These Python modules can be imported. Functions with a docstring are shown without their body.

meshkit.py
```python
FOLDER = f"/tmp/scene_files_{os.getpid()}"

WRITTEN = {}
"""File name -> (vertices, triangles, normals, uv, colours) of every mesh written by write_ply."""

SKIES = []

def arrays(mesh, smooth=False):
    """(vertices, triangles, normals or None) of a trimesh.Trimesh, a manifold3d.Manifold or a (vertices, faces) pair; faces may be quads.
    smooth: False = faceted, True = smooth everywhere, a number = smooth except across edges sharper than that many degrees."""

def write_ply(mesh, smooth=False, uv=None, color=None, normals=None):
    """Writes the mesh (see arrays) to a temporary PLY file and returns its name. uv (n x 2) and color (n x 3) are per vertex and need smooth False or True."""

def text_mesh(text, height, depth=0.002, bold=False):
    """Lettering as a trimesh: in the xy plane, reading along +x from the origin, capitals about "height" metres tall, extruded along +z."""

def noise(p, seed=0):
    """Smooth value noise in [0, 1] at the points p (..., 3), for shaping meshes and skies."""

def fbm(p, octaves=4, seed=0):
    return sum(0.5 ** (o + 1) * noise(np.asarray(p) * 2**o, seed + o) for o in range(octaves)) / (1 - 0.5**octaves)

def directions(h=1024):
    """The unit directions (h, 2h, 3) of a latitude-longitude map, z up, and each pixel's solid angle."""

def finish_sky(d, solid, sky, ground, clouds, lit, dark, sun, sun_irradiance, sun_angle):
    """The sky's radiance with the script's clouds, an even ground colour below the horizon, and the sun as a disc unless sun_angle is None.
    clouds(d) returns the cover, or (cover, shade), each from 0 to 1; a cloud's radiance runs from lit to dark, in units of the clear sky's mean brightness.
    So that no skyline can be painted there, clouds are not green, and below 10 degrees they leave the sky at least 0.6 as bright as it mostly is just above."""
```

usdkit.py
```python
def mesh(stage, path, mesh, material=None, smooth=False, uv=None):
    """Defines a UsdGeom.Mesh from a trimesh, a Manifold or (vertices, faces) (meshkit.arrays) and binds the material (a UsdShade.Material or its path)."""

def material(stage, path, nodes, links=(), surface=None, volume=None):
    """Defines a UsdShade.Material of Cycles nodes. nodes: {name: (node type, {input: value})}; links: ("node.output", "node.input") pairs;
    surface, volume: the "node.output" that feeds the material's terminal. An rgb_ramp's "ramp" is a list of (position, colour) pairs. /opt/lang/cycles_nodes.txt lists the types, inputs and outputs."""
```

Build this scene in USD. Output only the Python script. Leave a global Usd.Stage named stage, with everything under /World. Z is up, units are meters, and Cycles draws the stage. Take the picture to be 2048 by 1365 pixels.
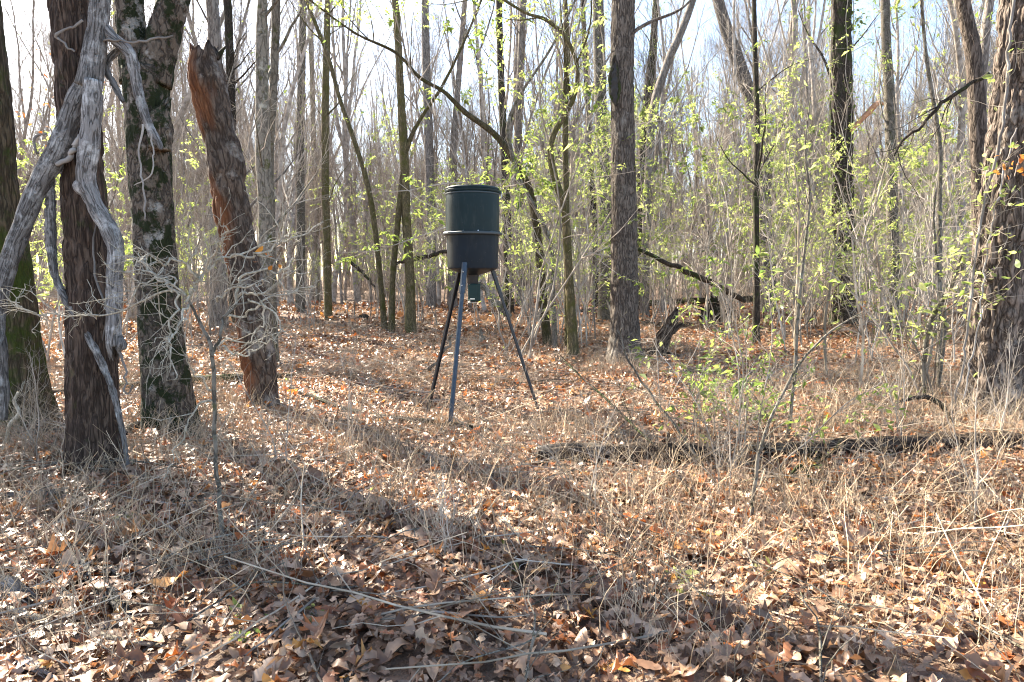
import math, random
import numpy as np
import meshkit, usdkit
from pxr import Usd, UsdGeom, UsdLux, UsdShade, Sdf, Gf, Vt

stage = Usd.Stage.CreateInMemory()
UsdGeom.SetStageUpAxis(stage, 'Z')
UsdGeom.SetStageMetersPerUnit(stage, 1.0)
UsdGeom.Xform.Define(stage, '/World')
UsdGeom.Scope.Define(stage, '/World/Looks')

# ------------------------------------------------------------------ camera, sky, sun
FPX, PITCH, EYE = 1350.0, math.radians(5.4), 1.22        # focal length in pixels of a 2048 wide picture
EXPOSURE = 2.9
SUN_AZ, SUN_EL = math.radians(-47.0), math.radians(37.0)   # azimuth from +y towards +x
cam = UsdGeom.Camera.Define(stage, '/World/camera')
cam.CreateHorizontalApertureAttr(36.0)
cam.CreateFocalLengthAttr(36.0 * FPX / 2048.0)
cam.CreateExposureAttr(EXPOSURE)
cam.CreateFStopAttr(8.0)
cam.CreateFocusDistanceAttr(6.5)
cam.AddTranslateOp().Set(Gf.Vec3d(0, 0, EYE))
cam.AddRotateXOp().Set(90.0 - math.degrees(PITCH))

SKY_STRENGTH, SUN_INTENSITY = 0.068, 1.25
sky = UsdLux.DomeLight.Define(stage, '/World/sky')
sky.GetPrim().SetCustomDataByKey('kind', 'structure')
sky_mat = usdkit.material(stage, '/World/Looks/sky_look', {
    's': ('sky_texture', {'sky_type': 'single_scattering', 'sun_disc': False, 'sun_elevation': SUN_EL, 'sun_rotation': SUN_AZ,
                          'altitude': 80.0, 'air_density': 1.0, 'aerosol_density': 1.6}),
    'b': ('background_shader', {'strength': SKY_STRENGTH})}, [('s.color', 'b.color')], surface='b.background')
UsdShade.MaterialBindingAPI.Apply(sky.GetPrim()).Bind(sky_mat)
sun = UsdLux.DistantLight.Define(stage, '/World/sun')
sun.CreateIntensityAttr(SUN_INTENSITY)
sun.CreateAngleAttr(0.53)
sun.CreateColorAttr(Gf.Vec3f(1.0, 0.92, 0.77))
sun.CreateNormalizeAttr(True)
sun.AddRotateZOp().Set(-math.degrees(SUN_AZ))
sun.AddRotateXOp().Set(-(90.0 - math.degrees(SUN_EL)))
TOSUN = np.array([math.sin(SUN_AZ) * math.cos(SUN_EL), math.cos(SUN_AZ) * math.cos(SUN_EL), math.sin(SUN_EL)])

# ------------------------------------------------------------------ terrain height and pixel helpers
def gz(x, y):
    x, y = np.asarray(x, float), np.asarray(y, float)
    near = 0.022 * np.sin(1.9 * x + 0.7) * np.cos(1.6 * y + 0.3) + 0.018 * np.sin(3.7 * x - 1.3 * y) + 0.03 * np.sin(0.8 * x + 0.9 * y)
    far = 0.10 * np.sin(0.21 * x + 0.5) * np.cos(0.17 * y) + 0.05 * np.sin(0.5 * x - 0.37 * y + 1.0)
    k = np.clip((y - 8.0) / 12.0, 0, 1)
    dip = -0.14 * np.exp(-(((x + 0.88) ** 2 + (y - 6.65) ** 2) / 0.5))
    return near + far * k + dip

def ray(px, py):
    u, v = (px - 1024.0) / FPX, (682.5 - py) / FPX
    return np.array([u, math.cos(PITCH) + v * math.sin(PITCH), -math.sin(PITCH) + v * math.cos(PITCH)])

def P(px, py, d):
    """The point of the place at depth d (metres ahead) seen at the pixel."""
    r = ray(px, py)
    return np.array([0, 0, EYE]) + r * (d / r[1])

def G(px, py):
    """The ground point seen at the pixel."""
    r, z = ray(px, py), 0.0
    for _ in range(12):
        t = (EYE - z) / max(-r[2], 0.012)
        p = np.array([0, 0, EYE]) + r * t
        z = float(gz(p[0], p[1]))
    p[2] = z
    return p

def foot(x, y, dz=0.0):
    return np.array([x, y, float(gz(x, y)) + dz])

# ------------------------------------------------------------------ prim helpers
used = {}
def numbered(parent, name):
    k = used.get((parent, name), 0)
    used[(parent, name)] = k + 1
    return f'{parent}/{name}' if k == 0 else f'{parent}/{name}_{k:03d}'

def tag(prim, label=None, cat=None, group=None, kind=None):
    for k, v in (('label', label), ('category', cat), ('group', group), ('kind', kind)):
        if v:
            prim.SetCustomDataByKey(k, v)
    return prim

def thing(name, label, cat, group=None, loc=(0, 0, 0), rz=0.0, scale=1.0):
    x = UsdGeom.Xform.Define(stage, numbered('/World', name))
    place(x, loc, rz, scale)
    return tag(x.GetPrim(), label, cat, group)

def place(x, loc, rz=0.0, scale=1.0, tilt=(0, 0)):
    m = Gf.Matrix4d().SetScale(scale) if np.ndim(scale) == 0 else Gf.Matrix4d().SetScale(Gf.Vec3d(*map(float, scale)))
    m = m * Gf.Matrix4d().SetRotate(Gf.Rotation(Gf.Vec3d(1, 0, 0), tilt[0])) * Gf.Matrix4d().SetRotate(Gf.Rotation(Gf.Vec3d(0, 1, 0), tilt[1]))
    m = m * Gf.Matrix4d().SetRotate(Gf.Rotation(Gf.Vec3d(0, 0, 1), math.degrees(rz)))
    m.SetTranslateOnly(Gf.Vec3d(*map(float, loc)))
    UsdGeom.Xformable(x).MakeMatrixXform().Set(m)

def copy(root, loc, rz, scale, label, cat, group, tilt=(0, 0)):
    x = UsdGeom.Xform.Define(stage, numbered('/World', root.GetName()))
    x.GetPrim().GetReferences().AddInternalReference(root.GetPath())
    x.GetPrim().SetInstanceable(True)
    place(x, loc, rz, scale, tilt)
    return tag(x.GetPrim(), label, cat, group)

def obj(name, vf, mat, parent=None, smooth=True, origin=None, tint=None, label=None):
    """One Mesh prim under parent (a prim) or /World; origin: world position of the parent that the points are made relative to."""
    v, f = np.asarray(vf[0], float), np.asarray(vf[1], int)
    if origin is not None:
        v = v - np.asarray(origin, float)
    path = numbered(str(parent.GetPath()) if parent else '/World', name)
    m = usdkit.mesh(stage, path, (v, f), mat, smooth=smooth)
    if tint is not None:
        for nm, val in tint.items():
            UsdGeom.PrimvarsAPI(m).CreatePrimvar(nm, Sdf.ValueTypeNames.FloatArray, 'vertex').Set(Vt.FloatArray.FromNumpy(np.asarray(val, np.float32)))
    if label:
        m.GetPrim().SetCustomDataByKey('label', label)
    if name in ('twigs', 'leaves', 'limbs', 'roots'):
        m.GetPrim().SetCustomDataByKey('kind', 'stuff')
    return m.GetPrim()

class MB:
    """Collects (vertices, faces[, tint]) pieces of one mesh."""
    def __init__(self): self.v, self.f, self.t, self.n = [], [], [], 0
    def add(self, vf, tint=0.5):
        v, f = vf[0], np.asarray(vf[1], int)
        if f.shape[1] == 4:
            f = np.vstack([f[:, [0, 1, 2]], f[:, [0, 2, 3]]])
        self.v.append(np.asarray(v, float)); self.f.append(f + self.n); self.n += len(v)
        self.t.append(np.broadcast_to(np.asarray(tint, float), (len(v),)))
        return self
    def vf(self): return np.vstack(self.v), np.vstack(self.f)
    def tint(self): return {'tint': np.concatenate(self.t)}

def unit(a):
    return a / (np.linalg.norm(a, axis=-1, keepdims=True) + 1e-12)

# ------------------------------------------------------------------ tubes
def spline(pts, n):
    """Catmull-Rom through the rows of pts (any columns), n rows, evenly spaced."""
    p = np.asarray(pts, float)
    if len(p) < 3:
        t = np.linspace(0, 1, n)[:, None]
        return p[0] * (1 - t) + p[-1] * t
    q = np.vstack([2 * p[0] - p[1], p, 2 * p[-1] - p[-2]])
    out = []
    t = np.linspace(0, 1, 12, endpoint=False)[:, None]
    for i in range(len(p) - 1):
        a, b, c, d = q[i], q[i + 1], q[i + 2], q[i + 3]
        out.append(0.5 * (2 * b + (c - a) * t + (2 * a - 5 * b + 4 * c - d) * t ** 2 + (3 * b - a - 3 * c + d) * t ** 3))
    out = np.vstack(out + [p[-1:]])
    s = np.concatenate([[0], np.cumsum(np.linalg.norm(np.diff(out[:, :3], axis=0), axis=1))])
    return np.stack([np.interp(np.linspace(0, s[-1], n), s, out[:, k]) for k in range(p.shape[1])], 1)

def frames(P_):
    """Tangent, side and up vectors (N, k, 3) along N polylines."""
    t = unit(np.gradient(P_, axis=1))
    m = unit(t.mean(1))
    ref = np.where(np.abs(m[:, 2:3]) < 0.8, [0, 0, 1.0], [1.0, 0, 0])[:, None]
    a = unit(np.cross(np.broadcast_to(ref, t.shape), t))
    return t, a, np.cross(t, a)

def tubes(P_, R_, sides=3):
    """N polylines of k points with radii (N, k) as open tubes; returns (v, f)."""
    P_, R_ = np.asarray(P_, float), np.asarray(R_, float)
    n, k = P_.shape[:2]
    if n == 0:
        return np.zeros((0, 3)), np.zeros((0, 3), int)
    t, a, b = frames(P_)
    ang = np.arange(sides) * 2 * np.pi / sides
    v = P_[:, :, None] + R_[:, :, None, None] * (np.cos(ang)[None, None, :, None] * a[:, :, None] + np.sin(ang)[None, None, :, None] * b[:, :, None])
    i, j = np.meshgrid(np.arange(k - 1), np.arange(sides), indexing='ij')
    q = np.stack([i * sides + j, i * sides + (j + 1) % sides, (i + 1) * sides + (j + 1) % sides, (i + 1) * sides + j], -1).reshape(-1, 4)
    f = np.vstack([q[:, [0, 1, 2]], q[:, [0, 2, 3]]])
    return v.reshape(-1, 3), (f[None] + (np.arange(n) * k * sides)[:, None, None]).reshape(-1, 3)

def limb(pts, radii, sides=6, n=None, wob=0.0, seed=0, cap=True):
    """One smooth tube through pts with closed ends."""
    pr = np.hstack([np.asarray(pts, float), np.asarray(radii, float)[:, None]])
    n = n or max(4, 3 * len(pr))
    s = spline(pr, n)
    if wob:
        s[:, :3] += wob * (meshkit.noise(np.stack([np.arange(n) * 0.6, np.zeros(n) + seed, np.zeros(n)], 1)[:, None] + np.array([[0, 0, 0], [9, 5, 0], [3, 17, 8]])) - 0.5)
    v, f = tubes(s[None, :, :3], np.maximum(s[None, :, 3], 0.0004), sides)
    if cap:
        v = np.vstack([v, s[0, :3], s[-1, :3]])
        k, e = len(v) - 2, (n - 1) * sides
        f = np.vstack([f, [[k, (j + 1) % sides, j] for j in range(sides)], [[k + 1, e + j, e + (j + 1) % sides] for j in range(sides)]])
    return v, f

def trunk(pts, radii, sides=64, step=0.03, furrow=0.008, count=16, stretch=5.0, flare=0.35, flare_h=0.22, lobes=5, lump=0.06, seed=0, top='flat', ridged=True):
    """A trunk with furrowed bark, root flare and uneven girth. Returns v, f, (theta, height along) per vertex."""
    pr = np.hstack([np.asarray(pts, float), np.asarray(radii, float)[:, None]])
    L = np.linalg.norm(np.diff(pr[:, :3], axis=0), axis=1).sum()
    n = max(8, int(L / step))
    s = spline(pr, n)
    c, r = s[:, :3], s[:, 3]
    t = unit(np.gradient(c, axis=0))
    horiz = abs(unit(c[-1] - c[0])[2]) < 0.6
    ref = np.array([0, 0, 1.0]) if horiz else np.array([0, 1.0, 0])
    a = unit(np.cross(np.broadcast_to(ref, t.shape), t)); b = np.cross(t, a)
    th = np.arange(sides) * 2 * np.pi / sides
    along = np.linspace(0, L, n)
    TH, S = np.meshgrid(th, along)
    cs, sn = np.cos(TH), np.sin(TH)
    rr = np.repeat(r[:, None], sides, 1)
    q = np.stack([cs * 1.3 + seed * 7.1, sn * 1.3, S * 1.1], -1)
    rr = rr * (1 + lump * 2 * (meshkit.fbm(q, 3, seed) - 0.5))
    if flare:
        lob = 0.55 + 0.45 * np.cos(lobes * TH + seed + 0.6 * np.sin(2 * TH + seed))
        rr = rr * (1 + flare * np.exp(-S / flare_h) * (0.35 + lob))
    if furrow:
        k = count / (2 * np.pi)
        w = 0.6 * (meshkit.noise(np.stack([cs * 2 + 31, sn * 2, S * 2.2], -1), seed + 3) - 0.5)
        kk = 2 * np.pi / max(count, 1) * float(np.median(r)) * stretch
        q = np.stack([np.cos(TH + w * .5) * k, np.sin(TH + w * .5) * k, S / kk], -1)
        h1 = meshkit.noise(q, seed + 11)
        h1 = np.clip(np.abs(2 * h1 - 1) * 2.6, 0, 1) if ridged else h1
        h2 = meshkit.noise(q * 2.3 + 5.0, seed + 12)
        rr = rr + furrow * (h1 - 0.65 + 0.6 * (h2 - 0.5))
    v = c[:, None] + rr[..., None] * (cs[..., None] * a[:, None] + sn[..., None] * b[:, None])
    v = v.reshape(-1, 3)
    i, j = np.meshgrid(np.arange(n - 1), np.arange(sides), indexing='ij')
    qd = np.stack([i * sides + j, i * sides + (j + 1) % sides, (i + 1) * sides + (j + 1) % sides, (i + 1) * sides + j], -1).reshape(-1, 4)
    f = np.vstack([qd[:, [0, 1, 2]], qd[:, [0, 2, 3]]])
    if top == 'jag':
        e = (n - 1) * sides
        v[e:e + sides] += t[-1] * (0.16 * (meshkit.noise(np.stack([np.cos(th) * 3, np.sin(th) * 3, th * 0], -1), seed + 40) - 0.4))[:, None]
    v = np.vstack([v, c[0], c[-1] - (0.05 * t[-1] if top == 'jag' else 0)])
    e, kx = (n - 1) * sides, len(v) - 2
    f = np.vstack([f, [[kx, (j + 1) % sides, j] for j in range(sides)], [[kx + 1, e + j, e + (j + 1) % sides] for j in range(sides)]])
    thv = np.concatenate([TH.ravel(), [0, 0]]); sv = np.concatenate([S.ravel(), [0, L]])
    return v, f, thv, sv

# ------------------------------------------------------------------ branching
def spawn(P_, R_, n, rng, t0=0.2, t1=1.0, length=1.0, ang=0.8, up=0.1, wig=0.18, k=5, rk=0.012, rmax=0.6, taper=0.25, sd=0.3, tip=0.5):
    """n side shoots on the given polylines (N, k, 3)."""
    P_, R_ = np.asarray(P_, float), np.asarray(R_, float)
    N, K = P_.shape[:2]
    seglen = np.linalg.norm(P_[:, -1] - P_[:, 0], axis=1)
    who = rng.choice(N, n, p=seglen / seglen.sum())
    t = rng.uniform(t0, t1, n)
    x = t * (K - 1); i = np.minimum(x.astype(int), K - 2); w = (x - i)[:, None]
    pos = P_[who, i] * (1 - w) + P_[who, i + 1] * w
    rad = R_[who, i] * (1 - w[:, 0]) + R_[who, i + 1] * w[:, 0]
    pd = unit(P_[who, i + 1] - P_[who, i])
    perp = unit(np.cross(pd, unit(rng.normal(size=(n, 3)))))
    an = ang * rng.uniform(0.6, 1.3, n)[:, None]
    d = unit(np.cos(an) * pd + np.sin(an) * perp + up * np.array([0, 0, 1.0]))
    L = length * np.exp(rng.normal(0, sd, n)) * (1 - tip * t)
    pts = [pos]
    for j in range(k - 1):
        pts.append(pts[-1] + d * (L / (k - 1))[:, None])
        d = unit(d + wig * rng.normal(size=(n, 3)) + up * 0.5 * np.array([0, 0, 1.0]))
    pts = np.stack(pts, 1)
    r0 = np.minimum(rad * rmax, rk * L)
    return pts, r0[:, None] * np.linspace(1, taper, k)[None]

def wander(start, d, L, rng, k=10, wig=0.06, r0=0.1, r1=0.03, up=0.0):
    pts, d = [np.asarray(start, float)], unit(np.asarray(d, float))
    for _ in range(k - 1):
        pts.append(pts[-1] + d * L / (k - 1))
        d = unit(d + wig * rng.normal(size=3) + up * np.array([0, 0, 1.0]))
    return np.array(pts), np.linspace(r0, r1, k)

def leaves(pos, size, rng, droop=0.3, width=0.42, flat=0.6):
    """Small folded leaves at pos (n, 3): v, f, tint (one value per leaf)."""
    n = len(pos)
    d = unit(rng.normal(size=(n, 3)) * [1, 1, 0.5] - [0, 0, droop])
    nrm = unit(rng.normal(size=(n, 3)) * (1 - flat) + [0, 0, flat])
    s = unit(np.cross(d, nrm)); nrm = np.cross(s, d)
    L = size * np.exp(rng.normal(0, 0.42, n))[:, None]
    base, mid, tip = pos, pos + d * L * 0.5, pos + d * L - nrm * L * 0.15
    l = pos + d * L * 0.45 + s * L * width * 0.5 + nrm * L * 0.10
    r = pos + d * L * 0.45 - s * L * width * 0.5 + nrm * L * 0.10
    v = np.stack([base, l, tip, r], 1).reshape(-1, 3)
    f = (np.array([[0, 1, 2], [0, 2, 3]])[None] + (np.arange(n) * 4)[:, None, None]).reshape(-1, 3)
    return v, f, np.repeat(rng.uniform(0, 1, n), 4)

def along(P_, n, rng, t0=0.3, t1=1.0, spread=0.02):
    P_ = np.asarray(P_, float); N, K = P_.shape[:2]
    who = rng.integers(0, N, n); x = rng.uniform(t0, t1, n) * (K - 1); i = np.minimum(x.astype(int), K - 2); w = (x - i)[:, None]
    return P_[who, i] * (1 - w) + P_[who, i + 1] * w + rng.normal(size=(n, 3)) * spread

# ------------------------------------------------------------------ materials
def L(name): return '/World/Looks/' + name
def bark(name, dark, light, pale=None, pale_at=(0.58, 0.72), moss=None, moss_at=(0.5, 0.62), scale=(26, 26, 5), bump=0.9, dist=0.012, vary=0.5, rough=0.85, wood=None, patch=1.6, crack=0.10, own=False):
    """Bark: stretched noise between two tones, pale lichen patches, moss patches; wood: colour under the 'bare' mask."""
    n = {'g': ('geometry', {}), 'm': ('mapping', {'scale': scale}), 'n': ('noise_texture', {'scale': 1.0, 'detail': 3.0, 'roughness': 0.55, 'distortion': 0.5}),
         'nf': ('noise_texture', {'scale': 4.0, 'detail': 5.0, 'roughness': 0.7}), 'fr': ('rgb_ramp', {'ramp': [(0.30, tuple(np.array(dark) * 0.4 + np.array(light) * 0.35)), (0.72, light)]}),
         's5': ('math', {'math_type': 'subtract', 'value2': 0.5}), 'ab': ('math', {'math_type': 'absolute'}), 'cr': ('rgb_ramp', {'ramp': [(0.0, (0, 0, 0)), (crack, (1, 1, 1))]}),
         'r': ('mix', {'color1': dark}), 'o': ('object_info', {}), 'ah': ('math', {'math_type': 'multiply_add', 'value2': 0.5}),
         'hr': ('map_range', {'from_min': 0.0, 'from_max': 1.0, 'to_min': 1 - vary * .6, 'to_max': 1 + vary * .6}), 'h': ('hsv', {'hue': 0.5, 'saturation': 1.0, 'fac': 1.0}),
         'p': ('principled_bsdf', {'roughness': rough, 'specular_ior_level': 0.12}), 'b': ('bump', {'strength': bump, 'distance': dist}), 'n2': ('noise_texture', {'scale': patch, 'detail': 5.0, 'roughness': 0.7})}
    l = [('g.position', 'm.vector'), ('m.vector', 'n.vector'), ('m.vector', 'nf.vector'), ('n.fac', 's5.value1'), ('s5.value', 'ab.value1'), ('ab.value', 'cr.fac'), ('nf.fac', 'fr.fac'), ('fr.color', 'r.color2'), ('cr.color', 'r.fac'),
         ('g.position', 'n2.vector'), ('nf.fac', 'ah.value1'), ('cr.color', 'ah.value3'), ('ah.value', 'b.height'), ('b.normal', 'p.normal'), ('o.random', 'hr.value'), ('hr.result', 'h.value')]
    cur = 'r.color'
    if pale:
        n |= {'pm': ('rgb_ramp', {'ramp': [(pale_at[0], (0, 0, 0)), (pale_at[1], (1, 1, 1))]}), 'px': ('mix', {'color2': pale})}
        l += [('n2.fac', 'pm.fac'), ('pm.color', 'px.fac'), (cur, 'px.color1')]; cur = 'px.color'
    if moss:
        n |= {'n3': ('noise_texture', {'scale': patch * 1.7, 'detail': 6.0, 'roughness': 0.7}), 'mm': ('rgb_ramp', {'ramp': [(moss_at[0], (0, 0, 0)), (moss_at[1], (1, 1, 1))]}), 'mx': ('mix', {'color2': moss}),
              'mo': ('vector_math', {'math_type': 'add', 'vector2': (13.0, 7.0, 3.0)})}
        l += [('g.position', 'mo.vector1'), ('mo.vector', 'n3.vector'), ('n3.fac', 'mm.fac'), ('mm.color', 'mx.fac'), (cur, 'mx.color1')]; cur = 'mx.color'
    if wood:
        n |= {'a': ('attribute', {'attribute': 'bare'}), 'wn': ('noise_texture', {'scale': 1.0, 'detail': 5.0, 'roughness': 0.7}), 'wm': ('mapping', {'scale': (60, 60, 4)}),
              'wr': ('rgb_ramp', {'ramp': [(0.3, wood[0]), (0.5, wood[1]), (0.72, wood[2])]}), 'wx': ('mix', {})}
        l += [('g.position', 'wm.vector'), ('wm.vector', 'wn.vector'), ('wn.fac', 'wr.fac'), ('a.fac', 'wx.fac'), (cur, 'wx.color1'), ('wr.color', 'wx.color2')]; cur = 'wx.color'
    l += [(cur, 'h.color'), ('h.color', 'p.base_color')]
    if own:   # the bark's grain runs along the stem: mesh primvars bx, by (round the stem) and bz (along it)
        n |= {'bx': ('attribute', {'attribute': 'bx'}), 'by': ('attribute', {'attribute': 'by'}), 'bz': ('attribute', {'attribute': 'bz'}), 'bc': ('combine_xyz', {})}
        l = [('bc.vector' if a == 'g.position' else a, b) for a, b in l] + [('bx.fac', 'bc.x'), ('by.fac', 'bc.y'), ('bz.fac', 'bc.z')]
    return usdkit.material(stage, L(name), n, l, surface='p.BSDF')

def grain(th, s, r, seed=0):
    return {'bx': np.cos(th) * r + seed * 3.7, 'by': np.sin(th) * r, 'bz': s}

def thin(name, dark, light, scale=6.0, vary=0.6):
    """Twigs and stalks: one soft noise between two tones, each plant a little lighter or darker."""
    return usdkit.material(stage, L(name), {'g': ('geometry', {}), 'n': ('noise_texture', {'scale': scale, 'detail': 1.0}), 'r': ('rgb_ramp', {'ramp': [(0.3, dark), (0.7, light)]}), 'o': ('object_info', {}),
        'hr': ('map_range', {'from_min': 0.0, 'from_max': 1.0, 'to_min': 1 - vary * .6, 'to_max': 1 + vary * .6}), 'h': ('hsv', {'hue': 0.5, 'saturation': 1.0, 'fac': 1.0}), 'd': ('diffuse_bsdf', {})},
        [('g.position', 'n.vector'), ('n.fac', 'r.fac'), ('o.random', 'hr.value'), ('hr.result', 'h.value'), ('r.color', 'h.color'), ('h.color', 'd.color')], surface='d.BSDF')

def leafy(name, ramp, trans=0.45, rough=0.5, var=0.5, spec=0.35, source='tint', tcol=None):
    """Leaf: colour picked from the ramp per leaf (mesh primvar 'tint' or the instance's random), part of the light passes through."""
    n = {'a': ('attribute', {'attribute': 'tint'}) if source == 'tint' else ('object_info', {}), 'r': ('rgb_ramp', {'ramp': ramp}),
         'g': ('geometry', {}), 'nz': ('noise_texture', {'scale': 45.0, 'detail': 1.0}), 'hr': ('map_range', {'from_min': 0.25, 'from_max': 0.75, 'to_min': 1 - var * 0.6, 'to_max': 1 + var * 0.5}),
         'h': ('hsv', {'hue': 0.5, 'saturation': 1.0, 'fac': 1.0}), 'p': ('principled_bsdf', {'roughness': rough, 'specular_ior_level': spec}), 't': ('translucent_bsdf', {}), 'x': ('mix_closure', {'fac': trans})}
    l = [('a.fac' if source == 'tint' else 'a.random', 'r.fac'), ('r.color', 'h.color'), ('g.position', 'nz.vector'), ('nz.fac', 'hr.value'), ('hr.result', 'h.value'),
         ('h.color', 'p.base_color'), ('p.BSDF', 'x.closure1'), ('t.BSDF', 'x.closure2')]
    if tcol:
        n['tm'] = ('mix', {'mix_type': 'multiply', 'fac': 1.0, 'color2': tcol})
        l += [('h.color', 'tm.color1'), ('tm.color', 't.color')]
    else:
        l += [('h.color', 't.color')]
    return usdkit.material(stage, L(name), n, l, surface='x.closure')

def plain(name, col, rough=0.5, metal=0.0, noise=0.15, scale=20, bump=0.0, spec=0.5, dust=0.0):
    c = np.array(col)
    n = {'g': ('texture_coordinate', {}), 'n': ('noise_texture', {'scale': float(scale), 'detail': 6.0, 'roughness': 0.65}), 'r': ('rgb_ramp', {'ramp': [(0.3, tuple(c * (1 - noise))), (0.7, tuple(c * (1 + noise)))]}),
         'p': ('principled_bsdf', {'roughness': rough, 'metallic': metal, 'specular_ior_level': spec}), 'b': ('bump', {'strength': bump, 'distance': 0.004}),
         'rr': ('map_range', {'from_min': 0.3, 'from_max': 0.7, 'to_min': rough * 0.85, 'to_max': min(1, rough * 1.2)})}
    l, cur = [], 'r.color'
    if dust:
        n |= {'dm': ('mapping', {'scale': (9, 9, 2.2)}), 'dn': ('noise_texture', {'scale': 2.5, 'detail': 8.0, 'roughness': 0.78}), 'dr': ('rgb_ramp', {'ramp': [(0.50, (0, 0, 0)), (0.78, (dust, dust, dust))]}), 'dx': ('mix', {'color2': (0.20, 0.19, 0.165)}),
              'sv': ('voronoi_texture', {'scale': 42.0}), 'sr': ('rgb_ramp', {'ramp': [(0.05, (0.7, 0.7, 0.7)), (0.09, (0, 0, 0))]}), 'sx': ('mix', {'color2': (0.16, 0.155, 0.14)}), 'sm': ('math', {'math_type': 'multiply'})}
        l += [('g.object', 'dm.vector'), ('dm.vector', 'dn.vector'), ('dn.fac', 'dr.fac'), ('dr.color', 'dx.fac'), ('r.color', 'dx.color1'), ('g.object', 'sv.vector'), ('sv.distance', 'sr.fac'), ('sr.color', 'sm.value1'), ('dn.fac', 'sm.value2'), ('sm.value', 'sx.fac'), ('dx.color', 'sx.color1')]; cur = 'sx.color'
    return usdkit.material(stage, L(name), n, l + [('g.object', 'n.vector'), ('n.fac', 'r.fac'), (cur, 'p.base_color'), ('n.fac', 'b.height'), ('b.normal', 'p.normal'), ('n.fac', 'rr.value'), ('rr.result', 'p.roughness')], surface='p.BSDF')

MOSS = (0.050, 0.065, 0.012)
M_oak = bark('oak_bark', (0.030, 0.022, 0.017), (0.20, 0.155, 0.125), pale=(0.26, 0.235, 0.205), pale_at=(0.60, 0.75), scale=(22, 22, 4.5), crack=0.12)
M_hollow = bark('grey_ridged_bark', (0.045, 0.035, 0.028), (0.20, 0.162, 0.132), pale=(0.27, 0.245, 0.215), pale_at=(0.55, 0.75), scale=(36, 36, 7), crack=0.09)
M_brown = bark('brown_bark', (0.020, 0.013, 0.010), (0.095, 0.065, 0.048), moss=(0.035, 0.04, 0.012), moss_at=(0.60, 0.72), scale=(30, 30, 3.6), crack=0.12)
M_mossy = bark('mossy_bark', (0.035, 0.026, 0.016), (0.155, 0.115, 0.07), moss=(0.045, 0.058, 0.010), moss_at=(0.46, 0.58), scale=(28, 28, 4), crack=0.12)
M_snag = bark('flaking_bark', (0.030, 0.023, 0.018), (0.135, 0.105, 0.080), pale=(0.22, 0.20, 0.175), pale_at=(0.56, 0.64), moss=(0.014, 0.017, 0.006), moss_at=(0.49, 0.55), scale=(18, 18, 9), patch=3.5, crack=0.08)
M_broken = bark('weathered_bark', (0.040, 0.027, 0.020), (0.17, 0.125, 0.095), pale=(0.26, 0.225, 0.195), pale_at=(0.55, 0.66), scale=(22, 22, 6), patch=4.0, own=True,
                wood=((0.045, 0.016, 0.008), (0.15, 0.060, 0.027), (0.27, 0.13, 0.065)))
M_vine = bark('grey_vine_bark', (0.075, 0.066, 0.060), (0.20, 0.186, 0.178), pale=(0.32, 0.31, 0.30), pale_at=(0.50, 0.64), scale=(60, 60, 7), patch=11.0, bump=1.0, crack=0.05, own=True)
M_tendril = thin('grey_tendril', (0.12, 0.105, 0.095), (0.26, 0.24, 0.22))
M_smooth = bark('smooth_grey_bark', (0.075, 0.065, 0.052), (0.20, 0.173, 0.138), pale=(0.26, 0.25, 0.205), pale_at=(0.58, 0.66), moss=(0.06, 0.06, 0.022), moss_at=(0.54, 0.66), scale=(16, 16, 7), patch=4.5, crack=0.05)
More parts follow.
